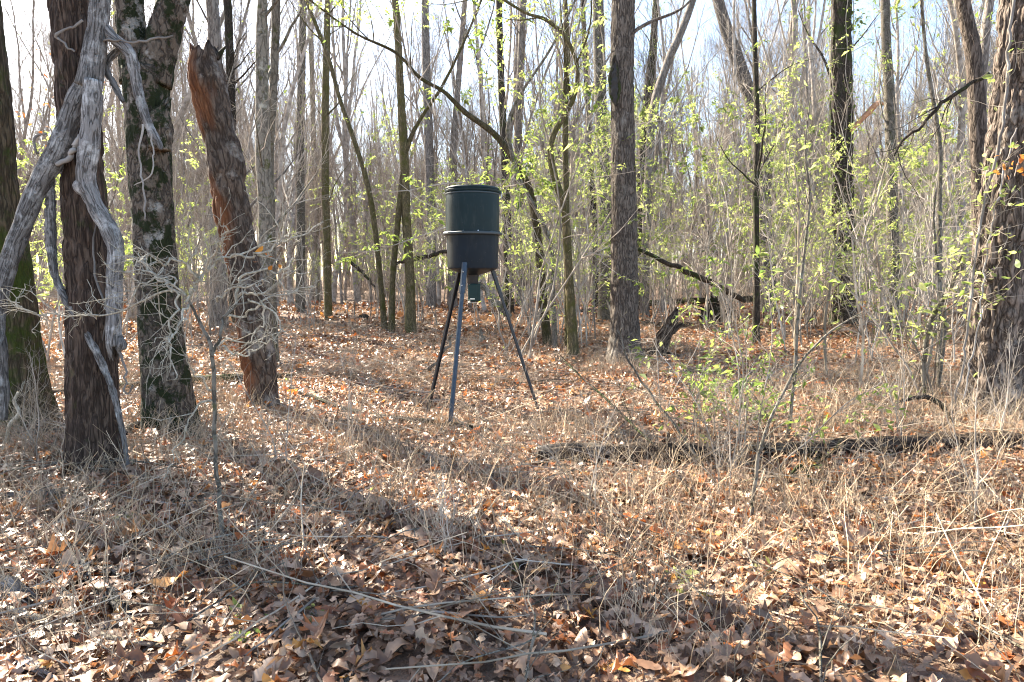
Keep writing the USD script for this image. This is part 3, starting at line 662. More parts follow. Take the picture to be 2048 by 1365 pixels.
# mid-distance stems -------------------------------------------------
CRM = dict(limbs=10, twigs=90, fine=320, t0=0.18, length=1.6, up=0.15)
def CRL(n, **k): return dict(dict(limbs=7, twigs=60, fine=220, t0=0.3, length=1.7, leaf=int(n * 1.5), leaf_s=0.042, fine_len=0.4), **k)
MID = [
 ('slim_tree', 'left stem of the twin smooth grey trunks beside the broken snag', [(528, 690, 36), (530, 560, 32), (531, 400, 31), (526, 300, 31), (523, 100, 23), (525, 0, 20)], M_smooth, 9.3, 0, CRM),
 ('slim_tree', 'right and thinner stem of the twin smooth grey trunks beside the broken snag', [(545, 690, 24), (543, 560, 20), (541, 400, 18), (540, 300, 16), (548, 150, 16), (552, 0, 17)], M_smooth, 9.6, 0, CRM),
 ('slim_tree', 'straight slim tree with olive lower trunk, leftmost of the clearing trees', [(657, 640, 17), (654, 500, 15), (650, 300, 15), (652, 150, 14), (655, 20, 12)], M_olive, None, 0, CRM),
 ('slim_tree', 'thin pole-like tree left of the straight olive one', [(636, 604, 13), (634, 470, 12), (628, 300, 11), (624, 150, 10), (620, 0, 10)], M_smooth, None, 0, CRM),
 ('slim_tree', 'dark straight tree nearest the feeder on its left, black moss at its foot', [(821, 668, 24), (820, 560, 19), (813, 440, 18), (808, 300, 17), (801, 180, 15), (796, 80, 14), (790, 0, 13)], M_olive, None, 0, CRM),
 ('leaning_tree', 'slender stem curving up to the right, middle of the three beside the feeder', [(783, 666, 15), (785, 560, 12), (795, 450, 12), (808, 330, 10), (822, 275, 9), (846, 230, 7), (880, 180, 6)], M_olive, None, 0, dict(limbs=5, twigs=30, fine=90, t0=0.5, length=1.6)),
 ('leaning_tree', 'slender stem bowing away to the left, leftmost of the three beside the feeder', [(770, 660, 14), (761, 560, 11), (746, 430, 11), (730, 350, 10), (701, 260, 9), (680, 200, 8), (655, 110, 8), (620, 20, 7)], M_olive, None, 0, dict(limbs=5, twigs=30, fine=90, t0=0.5, length=1.6)),
 ('leaning_tree', 'long arching stem that bends left from the sunny thicket over the feeder', [(1097, 694, 20), (1086, 600, 17), (1076, 480, 16), (1060, 385, 15), (1030, 325, 13), (990, 270, 12), (930, 225, 10), (888, 184, 8), (840, 156, 7), (790, 105, 6), (700, 60, 4)], M_olive, None, -0.6, CRL(900, t0=0.35, limbs=12, length=1.3)),
 ('leaning_tree', 'thin pale stem close beside the arching one', [(1110, 700, 12), (1106, 600, 10), (1098, 480, 9), (1040, 360, 8), (1022, 300, 8), (1016, 250, 7), (1040, 190, 6), (1100, 100, 5)], M_smooth, None, 0, CRL(500, t0=0.4)),
 ('twisted_tree', 'zigzag trunk with olive moss in sunlight, left of the hollow tree', [(1148, 714, 24), (1142, 620, 19), (1136, 520, 17), (1130, 420, 16), (1112, 365, 14), (1101, 310, 13), (1106, 272, 12), (1134, 222, 11), (1150, 185, 10), (1154, 130, 8), (1130, 75, 8), (1092, 40, 7), (1040, 20, 5)], M_olive, None, 0, CRL(1100, t0=0.3, limbs=10)),
 ('slim_tree', 'upright stem rising straight behind the zigzag trunk', [(1136, 640, 14), (1133, 420, 12), (1131, 300, 11), (1131, 200, 11), (1135, 100, 10), (1130, 0, 9)], M_olive, 11.6, 0, CRL(500)),
 ('slim_tree', 'brown trunk standing close behind the left side of the hollow tree', [(1212, 645, 34), (1211, 500, 28), (1207, 350, 26), (1201, 200, 24), (1196, 0, 22)], M_smooth, None, 0, CRM),
 ('slim_tree', 'narrow dark pole left of the trunk that stands behind the hollow tree', [(1192, 615, 14), (1190, 480, 11), (1180, 300, 11), (1172, 150, 10), (1165, 0, 9)], M_dark, None, 0, CRM),
 ('slim_tree', 'brown trunk just right behind the hollow tree, forking above', [(1286, 625, 26), (1285, 500, 22), (1287, 300, 19), (1297, 180, 17), (1306, 90, 14), (1312, 0, 12)], M_dark, None, 0, CRL(500, t0=0.5)),
 ('leaning_tree', 'smooth grey stem slanting up to the right behind the hollow tree', [(1290, 560, 18), (1295, 400, 18), (1306, 230, 17), (1330, 140, 16), (1368, 50, 15), (1386, 0, 14)], M_farb, 21.0, 0, CRM),
 ('slim_tree', 'thin dark upright trunk with mossy foot at the right of the clearing', [(1512, 690, 17), (1513, 560, 13), (1512, 400, 12), (1514, 250, 11), (1510, 100, 10), (1508, 0, 9)], M_dark, None, 0, CRL(500, t0=0.3)),
 ('leaning_tree', 'stout pale trunk leaning to the left high above the green thicket', [(1536, 570, 34), (1530, 420, 31), (1522, 290, 30), (1502, 200, 29), (1474, 120, 27), (1450, 50, 24), (1436, 0, 22)], M_farb, 24.0, 0, CRM),
 ('slim_tree', 'grey trunk with vines between the ivy tree and the oak', [(1790, 600, 27), (1785, 450, 24), (1781, 250, 23), (1773, 100, 20), (1770, 0, 18)], M_smooth, 15.0, 0, CRL(700, leaf_m=M_leafy2)),
 ('slim_tree', 'rough brown trunk directly left behind the big oak', [(1965, 650, 40), (1962, 450, 38), (1958, 300, 36), (1948, 120, 34), (1925, 0, 30)], M_oak, 8.6, 0, CRL(500, leaf_m=M_leafy2)),
 ('slim_tree', 'lighter trunk leaning right, behind the oak and its rough brown neighbour', [(1966, 620, 26), (1964, 400, 24), (1962, 200, 22), (1972, 60, 20), (1980, 0, 18)], M_farb, 11.0, 0, CRM),
 ('sapling', 'thin smooth sapling with a bend, in front of the vines left of the oak', [(1880, 700, 12), (1879, 460, 9), (1880, 300, 9), (1868, 210, 8), (1852, 110, 7), (1843, 0, 6)], M_smooth, 8.2, 0, CRL(260, limbs=8, t0=0.2, length=1.0, leaf_s=0.06)),
 ('slim_tree', 'grey trunk half hidden behind the leaning broken snag', [(437, 660, 40), (436, 540, 34), (434, 400, 30), (432, 220, 28), (428, 60, 26), (424, 0, 24)], M_farb, 15.5, 0, CRM),
 ('slim_tree', 'brown trunk seen between the broken snag and the forked one', [(470, 640, 24), (466, 480, 22), (462, 200, 18), (455, 0, 16)], M_dark, 17.5, 0, CRM),
 ('slim_tree', 'grey trunk with light moss just left of the mossy-footed clearing trees', [(600, 622, 20), (602, 480, 18), (600, 300, 17), (604, 120, 15), (606, 0, 13)], M_smooth, None, 0, CRM),
 ('slim_tree', 'pale straight trunk in the gap left of the feeder barrel', [(862, 618, 22), (862, 480, 19), (858, 300, 18), (852, 120, 16), (850, 0, 14)], M_farb, None, 0, CRM),
 ('slim_tree', 'grey double-forked tree behind the lid of the feeder', [(905, 600, 20), (905, 450, 18), (906, 330, 16), (914, 200, 12), (925, 60, 11), (930, 0, 10)], M_farb, 26.0, 0, CRM),
 ('slim_tree', 'brown trunk right behind the feeder barrel, above the fallen prop branch', [(1018, 640, 22), (1016, 520, 18), (1012, 400, 17), (1006, 250, 15), (1000, 100, 13), (998, 0, 12)], M_dark, None, 0, CRM),
 ('slim_tree', 'grey trunk seen between the feeder and the arching stem', [(1042, 612, 20), (1040, 480, 18), (1036, 300, 16), (1042, 120, 14), (1046, 0, 13)], M_farb, None, 0, CRM),
]
for i, (nm, lab, rows, mat, d, dd, cw) in enumerate(MID):
    hero(nm, lab, rows, mat, d=d, dd=dd, H=9.5 + (i * 7 % 5), seed=100 + i, tk=dict(sides=18, step=0.10, furrow=0.004, count=9, stretch=5, flare=0.55, flare_h=0.14, lump=0.09), crown_kw=cw)

# ------------------------------------------------------------------ the great grey vine on the left
vine = thing('liana', 'great grey woody vine hanging in front of the brown trunk, splitting into thick arms', 'vine', loc=foot(-3.0, 3.9))
vo = foot(-3.0, 3.9)
def vine_arm(rows, d, seed, dd=0.0, sides=32, nm='stem', lump=0.10, top='flat'):
    q, r = pts_px(rows, d, dd)
    v, f, th, s = trunk(q, r, sides=sides, step=0.018, furrow=0.006, count=9, stretch=4.0, flare=0, lump=lump, seed=seed, top=top)
    return obj(nm, (v, f), M_vine, vine, origin=vo, tint=grain(th, s, float(np.median(r)), seed))
VD = 3.95
vine_arm([(230, -220, 52), (214, -100, 48), (200, 0, 43), (194, 60, 42), (186, 120, 50), (176, 175, 54)], VD, 21)
vine_arm([(178, 150, 40), (150, 210, 44), (128, 270, 46), (103, 325, 48), (72, 380, 44), (48, 440, 44), (26, 500, 42), (8, 560, 38), (-4, 640, 30), (4, 710, 24), (8, 790, 22), (6, 840, 18)], VD, 22)
vine_arm([(186, 160, 34), (184, 220, 40), (178, 300, 42), (172, 360, 40), (190, 410, 36), (216, 455, 38), (232, 500, 36), (229, 560, 36), (228, 630, 33), (228, 688, 34), (229, 700, 22)], VD - 0.04, 23, top='jag')
vine_arm([(98, 345, 22), (101, 400, 21), (101, 470, 24), (110, 550, 17), (135, 605, 18), (172, 665, 17), (205, 730, 16), (228, 790, 14), (242, 850, 12), (252, 905, 10), (256, 935, 9)], VD + 0.05, 24, sides=18)
vine_arm([(200, 40, 22), (222, 72, 26), (246, 92, 26), (264, 118, 24), (272, 165, 22), (284, 212, 20), (298, 252, 18), (316, 284, 14), (322, 300, 7)], VD + 0.02, 25, sides=20)
vine_arm([(246, 92, 14), (222, 115, 15), (213, 138, 15), (224, 162, 14), (236, 186, 13), (246, 205, 8)], VD + 0.08, 26, sides=14)
for rows, seed, nm in (([(166, 362, 18), (160, 374, 28), (168, 388, 16)], 27, 'knot'), ([(240, 672, 10), (244, 690, 22), (236, 700, 14)], 28, 'knot')):
    vine_arm(rows, VD - 0.05, seed, sides=16, nm=nm, lump=0.3)
rv = np.random.default_rng(45)
for rows in ([(170, 45, 6), (140, 58, 6), (110, 72, 7), (124, 82, 5), (150, 105, 5)], [(96, 270, 5), (70, 275, 6), (66, 295, 6), (76, 310, 5)], [(160, 270, 12), (140, 310, 13), (112, 332, 10)],
             [(205, 82, 5), (260, 84, 5), (300, 82, 5), (345, 70, 4)], [(290, 250, 5), (275, 300, 4), (285, 360, 4), (292, 400, 4), (288, 440, 3)], [(300, 260, 4), (308, 310, 3), (300, 350, 3), (270, 370, 2)],
             [(205, 470, 5), (192, 440, 4), (186, 520, 4), (196, 570, 5), (212, 620, 4), (204, 680, 3)], [(238, 690, 6), (250, 740, 5), (252, 790, 4), (268, 770, 4)]):
    q, r = pts_px(rows, VD - 0.06 + rv.uniform(-0.06, 0.06))
    obj('tendril', limb(q, r, 6, 20, wob=0.02, seed=int(rows[0][0])), M_tendril, vine, origin=vo)

# ------------------------------------------------------------------ bleached dead shrub, left front
dead_o = G(447, 1085)
dead = thing('dead_shrub', 'leafless bleached shrub with a tangle of pale curling twigs in the left foreground', 'shrub', loc=dead_o)
DD = float(dead_o[1])
rd = np.random.default_rng(50)
STEM = [[(446, 1088, 15), (436, 980, 13), (430, 880, 12), (428, 790, 12), (424, 705, 11), (405, 650, 9), (378, 600, 7)], [(424, 712, 9), (441, 672, 8), (446, 640, 8), (470, 614, 7), (500, 604, 6), (522, 607, 5)]]
TW = [[(378, 600), (400, 560), (430, 525), (460, 515), (490, 505), (530, 490), (600, 472), (642, 448)], [(372, 590), (330, 586), (290, 600), (250, 620), (200, 631), (100, 632), (45, 618), (33, 600), (40, 585), (62, 602)],
      [(380, 590), (410, 545), (440, 520), (456, 532)], [(400, 560), (382, 522), (400, 500), (412, 512)], [(360, 592), (346, 640), (340, 700), (356, 762)], [(470, 590), (500, 585), (522, 590), (560, 560), (600, 540)],
      [(430, 600), (470, 570), (510, 570), (532, 560)], [(340, 590), (352, 560), (310, 555), (330, 535), (346, 530)], [(360, 590), (300, 540), (285, 522), (276, 545)], [(522, 608), (526, 640), (500, 680), (470, 700), (450, 732)],
      [(440, 690), (480, 715), (520, 690), (552, 670)], [(378, 610), (362, 650), (342, 680), (325, 692)], [(430, 790), (402, 762), (386, 740), (380, 700)], [(430, 800), (405, 812), (382, 832), (352, 900), (330, 965)],
      [(460, 516), (520, 510), (560, 480), (578, 462)], [(410, 545), (430, 500), (450, 470), (440, 440)], [(446, 640), (490, 630), (540, 600), (590, 585), (640, 560)], [(400, 560), (360, 520), (330, 530), (300, 510), (270, 520)],
      [(424, 705), (450, 680), (500, 690), (560, 640)], [(378, 600), (350, 570), (300, 560), (262, 590), (240, 610)], [(470, 614), (480, 560), (520, 540), (560, 548), (590, 520)], [(500, 604), (540, 620), (560, 650), (548, 690)]]
allp = []
for rows in STEM:
    q, r = pts_px(rows, DD, 0.15); r = r * 0.8
    q[0][2] = min(q[0][2], dead_o[2] - 0.03) if rows[0][1] > 1000 else q[0][2]
    obj('stem', limb(q, r, 8, 30, wob=0.012, seed=int(rows[0][0])), M_smooth, dead, origin=dead_o)
for i, rows in enumerate(TW):
    w = rd.uniform(4.4, 7.0)
    rows = [(x, y, w * (1 - 0.6 * k / (len(rows) - 1))) for k, (x, y) in enumerate(rows)]
    q, r = pts_px(rows, DD + 0.12, rd.uniform(-0.45, 0.35))
    obj('branch', limb(q, r, 6, 26, wob=0.03, seed=i), M_dead, dead, origin=dead_o)
    s = spline(np.hstack([q, r[:, None]]), 12); allp.append(s)
allp = np.array(allp)
B, BR = spawn(allp[:, :, :3], allp[:, :, 3], 210, rd, 0.25, 1.0, 0.24, 0.8, 0.05, 0.35, 6, 0.014, 0.7, 0.35, 0.4)
C, CR = spawn(B, BR, 240, rd, 0.2, 0.9, 0.11, 0.8, 0.0, 0.35, 4, 0.014, 0.7, 0.5, 0.4)
obj('twigs', MB().add(tubes(B, np.maximum(BR, 0.0010), 4)).add(tubes(C, np.maximum(CR, 0.0009), 3)).vf(), M_dead, dead, origin=dead_o)

# ------------------------------------------------------------------ woodland behind: bare trees
def bare_proto(seed, H, r, leaf=0, lean=0.05, fork=False):
    rng = np.random.default_rng(seed)
    pts, rad = wander((0, 0, -0.15), (rng.normal(0, lean), rng.normal(0, lean), 1), H, rng, 14, 0.075, r, r * 0.16, 0.05)
    out = {}
    ext = None
    if seed % 2 == 0:
        i = int(rng.integers(3, 8)); q, rr = wander(pts[i], (rng.normal(0, .35), rng.normal(0, .35), 1), H - pts[i][2], rng, 14, 0.06, rad[i] * 0.75, r * 0.14, 0.06)
        ext = (q, rr)
    v, f, th, s = trunk(pts, rad, sides=9, step=0.35, furrow=0, flare=0.4, flare_h=0.3, lump=0.12, seed=seed)
    out['trunk'] = (v, f)
    s = spline(np.hstack([pts, rad[:, None]]), 24)[None]
    if ext:
        out['fork'] = limb(ext[0], ext[1], 8, 26)
        s = np.vstack([s, spline(np.hstack([ext[0], ext[1][:, None]]), 24)[None]])
    nl = 17
    A, AR = spawn(s[:, :, :3], s[:, :, 3], nl, rng, 0.14, 0.98, H * 0.24, 0.62, 0.42, 0.13, 8, 0.012, 0.6, 0.2)
    B, BR = spawn(A, AR, 170, rng, 0.2, 1.0, H * 0.10, 0.75, 0.22, 0.17, 5, 0.007, 0.6, 0.3)
    C, CR = spawn(B, BR, 750, rng, 0.1, 1.0, 0.7, 0.7, 0.10, 0.2, 4, 0.006, 0.7, 0.4)
    out['limbs'] = tubes(A, np.maximum(AR, 0.005), 5)
    out['twigs'] = MB().add(tubes(B, np.maximum(BR, 0.0036), 3)).add(tubes(C, np.maximum(CR, 0.0028), 3)).vf()
    if leaf:
        out['leaves'] = leaves(along(C, leaf, rng, 0.2, 1.0, 0.03), 0.075, rng)
    return out

FARSPEC = [(201, 13, .09, 0), (202, 15, .115, 0), (203, 11, .065, 0), (204, 16, .14, 0), (205, 12, .08, 0), (206, 14, .10, 220), (207, 10, .045, 0), (208, 9, .04, 200), (209, 15, .11, 0), (210, 13, .075, 0),
           (211, 10, .032, 0), (212, 8, .026, 0), (213, 11, .036, 120), (214, 9, .030, 0), (215, 7, .022, 0)]
def place_far(n, seed):
    rng = np.random.default_rng(seed); got = []
    tries = 0
    while len(got) < n and tries < 200000:
        tries += 1
        y = math.sqrt(rng.uniform(15.0 ** 2, 52.0 ** 2)); x = rng.uniform(-1, 1) * (0.80 * y + 2.5)
        px = 1024 + FPX * x / y
        if 560 < px < 1230 and y < 25: continue
        if px < 200 and y < 24: continue
        if 1290 < px < 1640 and y < 21: continue
        if 1700 < px < 2048 and y < 17 and rng.uniform() < 0.5: continue
        if any((x - a) ** 2 + (y - b) ** 2 < 1.0 for a, b in got): continue
        got.append((x, y))
    return got
spots = place_far(430, 3)
protos = {}
rf = np.random.default_rng(61)
REG = ((590, 'behind the left-hand trunks'), (890, 'in the gap left of the feeder'), (1210, 'behind the feeder'), (1640, 'behind the green thicket'), (9999, 'around the ivy-wrapped tree'))
for k, (x, y) in enumerate(spots):
    j = int(rf.integers(0, 10)) if k % 3 else 10 + int(rf.integers(0, 5))
    rz, sc = rf.uniform(0, 6.28), rf.uniform(0.8, 1.25)
    loc = foot(x, y)
    reg = next(r for lim, r in REG if 1024 + FPX * x / y < lim)
    sd, H, r, lf = FARSPEC[j]
    kind = 'whip-thin young bare tree' if j > 9 else 'stout bare grey tree' if r > 0.095 else 'slender bare grey tree'
    nm = 'young_tree' if j > 9 else 'bare_tree'
    lab, grp = f'{kind} in the pale distant woods {reg}', f'{kind}s {reg}'
    if j not in protos:
        t = thing(nm, lab, 'tree', grp, loc=loc, rz=rz, scale=sc)
        for part, g in bare_proto(sd, H, r, lf).items():
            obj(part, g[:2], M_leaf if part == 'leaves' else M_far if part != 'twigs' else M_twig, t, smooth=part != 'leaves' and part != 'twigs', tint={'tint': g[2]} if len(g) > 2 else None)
        protos[j] = t
    else:
        copy(protos[j], loc, rz, sc, lab, 'tree', grp, tilt=(rf.normal(0, 4.5), rf.normal(0, 4.5)))

def instancer(path, protos_, places, kind='stuff'):
    """places: list of (proto index, position, rotation quaternion (w, x, y, z), scale)."""
    pi = UsdGeom.PointInstancer.Define(stage, path)
    sc = UsdGeom.Scope.Define(stage, path + '/forms')
    targets = []
    for i, (vf, mat, sm, tint) in enumerate(protos_):
        p = obj('form', vf, mat, sc.GetPrim(), smooth=sm, tint=tint)
        targets.append(p.GetPath())
    pi.CreatePrototypesRel().SetTargets(targets)
    idx, pos, quat, scl = zip(*places)
    pi.CreateProtoIndicesAttr(Vt.IntArray.FromNumpy(np.array(idx, np.int32)))
    pi.CreatePositionsAttr(Vt.Vec3fArray.FromNumpy(np.array(pos, np.float32)))
    q = np.array(quat, float)
    pi.CreateOrientationsAttr(Vt.QuathArray([Gf.Quath(float(a), float(b), float(c), float(d)) for a, b, c, d in q]))
    s = np.array(scl, np.float32)
    pi.CreateScalesAttr(Vt.Vec3fArray.FromNumpy(np.repeat(s[:, None], 3, 1) if s.ndim == 1 else s))
    tag(pi.GetPrim(), kind=kind)
    return pi.GetPrim()

# far woodland that reads as one mass, with unseen trees at left
rw = np.random.default_rng(70)
pr = []
for sd, H, r, lf in ((301, 15, .14, 0), (302, 13, .11, 0), (303, 16, .18, 0), (304, 12, .09, 0)):
    g = bare_proto(sd, H, r, 0)
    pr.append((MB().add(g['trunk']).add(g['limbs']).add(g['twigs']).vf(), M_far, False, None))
pl = []
for _ in range(650):
    y = math.sqrt(rw.uniform(50.0 ** 2, 115.0 ** 2)); x = rw.uniform(-1, 1) * (0.82 * y + 3)
    pl.append((int(rw.integers(0, 4)), foot(x, y), quat_z(rw.uniform(0, 6.28)), rw.uniform(0.8, 1.3)))
for x, y, k in ((-9.0, 9.5, 2), (-8.0, 7.6, 0), (-10.6, 11.2, 1), (-12.0, 10.2, 2), (-7.0, 6.0, 3), (-9.6, 8.2, 3), (-13.5, 12.0, 0)):   # unseen trees left of the clearing, placed to shade the foreground
    pl.append((k, foot(x, y), quat_z(rw.uniform(0, 6.28)), rw.uniform(0.8, 1.0)))
far_w = instancer('/World/distant_woodland', pr, pl)
tag(far_w, 'pale mass of bare trunks filling the far woods, plus unseen trees shading the foreground', 'woodland')

# brush: thin whips and twiggy undergrowth between the trunks
def brush_proto(seed, H, n, leaf=0):
    rng = np.random.default_rng(seed); m = MB()
    st = []
    for _ in range(n):
        a, rr = rng.uniform(0, 6.28), rng.uniform(0, 0.5)
        q, r = wander((rr * math.cos(a), rr * math.sin(a), -0.05), (rng.normal(0, .22), rng.normal(0, .22), 1), H * rng.uniform(0.4, 1.1), rng, 7, 0.13, 0.009 * rng.uniform(.5, 1.3), 0.003)
        st.append((q, r))
    A, AR = np.array([s[0] for s in st]), np.array([s[1] for s in st])
    B, BR = spawn(A, AR, n * 7, rng, 0.15, 1.0, H * 0.28, 0.75, 0.15, 0.22, 5, 0.008, 0.7, 0.35)
    C, CR = spawn(B, BR, n * 14, rng, 0.15, 1.0, 0.28, 0.8, 0.0, 0.25, 4, 0.007, 0.7, 0.4)
    m.add(tubes(A, AR, 4)).add(tubes(B, np.maximum(BR, 0.0018), 3)).add(tubes(C, np.maximum(CR, 0.0014), 3))
    lf = leaves(along(C, leaf, rng, 0.2, 1.0, 0.02), 0.05, rng) if leaf else None
    return m.vf(), lf
pr = [(brush_proto(s, h, n)[0], M_brush, False, None) for s, h, n in ((401, 2.2, 9), (402, 1.5, 10), (403, 3.2, 8), (404, 1.0, 12), (405, 2.6, 7))]
pl = []
for _ in range(430):
    y = math.sqrt(rw.uniform(13.0 ** 2, 60.0 ** 2)); x = rw.uniform(-1, 1) * (0.80 * y + 2)
    px = 1024 + FPX * x / y
    if 540 < px < 1240 and y < 34: continue
    if 1630 < px < 1745 and y < 18: continue
    if 1240 < px < 1640 and y < 16: continue
    pl.append((int(rw.integers(0, 5)), foot(x, y), quat_z(rw.uniform(0, 6.28)), rw.uniform(0.7, 1.2)))
br = instancer('/World/undergrowth', pr, pl)
tag(br, 'thin brown whips and leafless brush between the woodland trunks', 'undergrowth')

# ------------------------------------------------------------------ leafy saplings and shrubs
def leafy_proto(seed, H, n_stem, leaf, size, mat, spread=0.35, band=(0.25, 1.0), rs=0.014):
    rng = np.random.default_rng(seed); st = []
    for _ in range(n_stem):
        a = rng.uniform(0, 6.28)
        q, r = wander((0.12 * math.cos(a) * (n_stem > 1), 0.12 * math.sin(a) * (n_stem > 1), -0.05), (rng.normal(0, spread), rng.normal(0, spread), 1), H * rng.uniform(0.75, 1.05), rng, 10, 0.11, rs, rs * 0.3)
        st.append((q, r))
    A, AR = np.array([s[0] for s in st]), np.array([s[1] for s in st])
    B, BR = spawn(A, AR, 16 * n_stem, rng, band[0], band[1], H * 0.30, 1.0, 0.05, 0.15, 6, 0.007, 0.7, 0.3)
    C, CR = spawn(B, BR, 60 * n_stem, rng, 0.15, 1.0, H * 0.10, 0.7, 0.0, 0.18, 4, 0.007, 0.7, 0.4)
    lf = leaves(along(C, leaf, rng, 0.55, 1.0, 0.012), size, rng, 0.35)
    return [limb(A[i], AR[i], 6, 16) for i in range(n_stem)], MB().add(tubes(B, np.maximum(BR, 0.0014), 4)).add(tubes(C, np.maximum(CR, 0.001), 3)).vf(), lf

def leafy_thing(name, label, cat, group, seed, loc, H, n_stem, leaf, size, mat, stem_m=M_twig, single=0, **k):
    t = thing(name, label, cat, group, loc=loc)
    stems, tw, lf = leafy_proto(seed, H, n_stem, leaf, size, mat, **k)
    for s in stems: obj('stem', s, stem_m, t)
    obj('twigs', tw, stem_m, t, smooth=False)
    if single:
        n1 = min(single, leaf)
        leaf_parts(t, lf[0].reshape(-1, 4, 3)[:n1, 0], size, mat, np.random.default_rng(seed), None, 1.1)
        if leaf > n1: obj('leaves', (lf[0][n1 * 4:], lf[1][n1 * 2:] - n1 * 4), mat, t, smooth=False, tint={'tint': lf[2][n1 * 4:]})
    else:
        obj('leaves', lf[:2], mat, t, smooth=False, tint={'tint': lf[2]})
    return t
LG = 'leafy understory saplings behind the clearing'
LL = 'slim understory sapling with sparse yellow-green young leaves among the bare trees behind'
LPROT = [('leafy_sapling', 501, 3.6, 2, 1500, 0.036, M_leaf), ('leafy_sapling', 502, 4.6, 2, 1700, 0.036, M_leaf), ('leafy_sapling', 503, 2.6, 3, 1300, 0.034, M_leaf), ('leafy_sapling', 504, 5.5, 1, 1500, 0.040, M_leafy2)]
LSPOT = []
rl = np.random.default_rng(80)
for x0, x1, d0, d1, n in ((1270, 1500, 14, 20, 8), (1540, 1640, 12, 19, 6), (1740, 1900, 9, 17, 9), (1541, 1900, 17.5, 23, 6), (691, 880, 13.5, 18, 2), (1041, 1200, 12, 18, 3), (1271, 1500, 15, 22, 4), (1000, 1070, 9.5, 11.5, 3), (1040, 1200, 12.0, 18, 10), (880, 1010, 15, 24, 5), (30, 110, 9, 16, 6), (200, 255, 10, 17, 4), (345, 420, 11, 20, 5), (690, 840, 24, 32, 5), (560, 640, 24, 34, 3)):
    where = {1270: 'just right of the hollow tree', 1540: 'left of the ivy tree', 1541: 'tall above the thicket around the ivy tree', 691: 'tall among the slim trees left of the feeder', 1041: 'tall around the zigzag trunk', 1271: 'tall behind the right side of the hollow tree', 1740: 'between the ivy tree and the oak', 1000: 'close behind the right feeder leg', 1040: 'around the zigzag trunk', 880: 'behind the feeder lid', 30: 'between the left-edge trunk and the brown trunk', 200: 'between the brown trunk and the forked snag', 345: 'between the forked and the leaning snag', 690: 'far back in the gap left of the feeder', 560: 'far back right of the leaning snag'}[x0]
    for _ in range(n):
        d = rl.uniform(d0, d1); px = rl.uniform(x0, x1); LSPOT.append(((px - 1024) / FPX * d, d, where, 1.55 if x0 in (1541, 691, 1041, 1271) else 1.0))
lproto = []
for k, (x, y, where, tall) in enumerate(LSPOT):
    LL, LG = 'slim understory sapling with yellow-green young leaves, ' + where, 'leafy saplings ' + where
    j = k % 4; rz, sc = rl.uniform(0, 6.28), rl.uniform(0.75, 1.25)
    if k < 4:
        nm, sd, H, ns, nl, sz, m = LPROT[j]
        t = leafy_thing(nm, LL, 'sapling', LG, sd, foot(x, y), H, ns, nl, sz, m); lproto.append(t)
    else:
        copy(lproto[j], foot(x, y), rz, sc * tall, LL, 'sapling', LG)

# thin bare saplings and whips of the middle distance
def whip_thing(label, grp, seed, loc, H, n):
    rng = np.random.default_rng(seed); t = thing('bare_whip', label, 'sapling', grp, loc=loc)
    st = []
    for _ in range(n):
        a = rng.uniform(0, 6.28)
        st.append(wander((0.15 * math.cos(a) * (n > 1), 0.15 * math.sin(a) * (n > 1), -0.05), (rng.normal(0, .17), rng.normal(0, .17), 1), H * rng.uniform(0.7, 1.05), rng, 10, 0.09, 0.013 * rng.uniform(.7, 1.3), 0.004))
    A, AR = np.array([q[0] for q in st]), np.array([q[1] for q in st])
    for i in range(n): obj('stem', limb(A[i], AR[i], 6, 18), M_twig, t)
    B, BR = spawn(A, AR, 16 * n, rng, 0.1, 1.0, H * 0.26, 0.7, 0.12, 0.18, 6, 0.007, 0.7, 0.3)
    C, CR = spawn(B, BR, 55 * n, rng, 0.1, 1.0, H * 0.10, 0.7, 0.0, 0.2, 4, 0.007, 0.7, 0.4)
    obj('twigs', MB().add(tubes(B, np.maximum(BR, 0.002), 4)).add(tubes(C, np.maximum(CR, 0.0014), 3)).vf(), M_twig, t, smooth=False)
    return t
wproto = []; k = 0
for x0, x1, d0, d1, n, where in ((575, 700, 14, 26, 9, 'right of the leaning snag'), (690, 890, 17, 30, 10, 'in the gap left of the feeder'), (1010, 1210, 11.5, 19, 13, 'between the feeder and the hollow tree'), (1280, 1500, 12.5, 21, 9, 'right of the hollow tree'), (1520, 1660, 10, 19, 8, 'left of the ivy tree'), (1720, 1900, 8, 16, 10, 'between the ivy tree and the oak'), (240, 480, 10, 18, 7, 'among the left-hand snags')):
    for _ in range(n):
        d = rl.uniform(d0, d1); px = rl.uniform(x0, x1); x, y = (px - 1024) / FPX * d, d
        lab, grp = 'thin bare twiggy sapling ' + where, 'thin bare saplings ' + where
        if k < 6: wproto.append(whip_thing(lab, grp, 550 + k, foot(x, y), (3.2, 4.2, 2.4, 5.0, 3.6, 4.6)[k], (2, 1, 4, 1, 3, 2)[k]))
        else: copy(wproto[k % 6], foot(x, y), rl.uniform(0, 6.28), rl.uniform(0.75, 1.3), lab, 'sapling', grp)
        k += 1

# foreground shrubs on the right
leafy_thing('leafy_shrub', 'airy light green shrub in front of the fallen log on the right of the clearing', 'shrub', None, 601, G(1490, 950), 1.3, 6, 800, 0.038, M_leafy2, spread=0.42, rs=0.006, single=280)
leafy_thing('leafy_shrub', 'small pale green seedling bush left of the airy shrub, before the rotten root', 'shrub', None, 602, G(1400, 880), 0.8, 4, 200, 0.045, M_leaf, spread=0.5, rs=0.005, single=200)
leafy_thing('leafy_shrub', 'loose twiggy shrub with a few green leaves by the foot of the oak', 'shrub', None, 603, G(1850, 800), 1.9, 5, 240, 0.06, M_leaf, spread=0.35, rs=0.012, single=240)

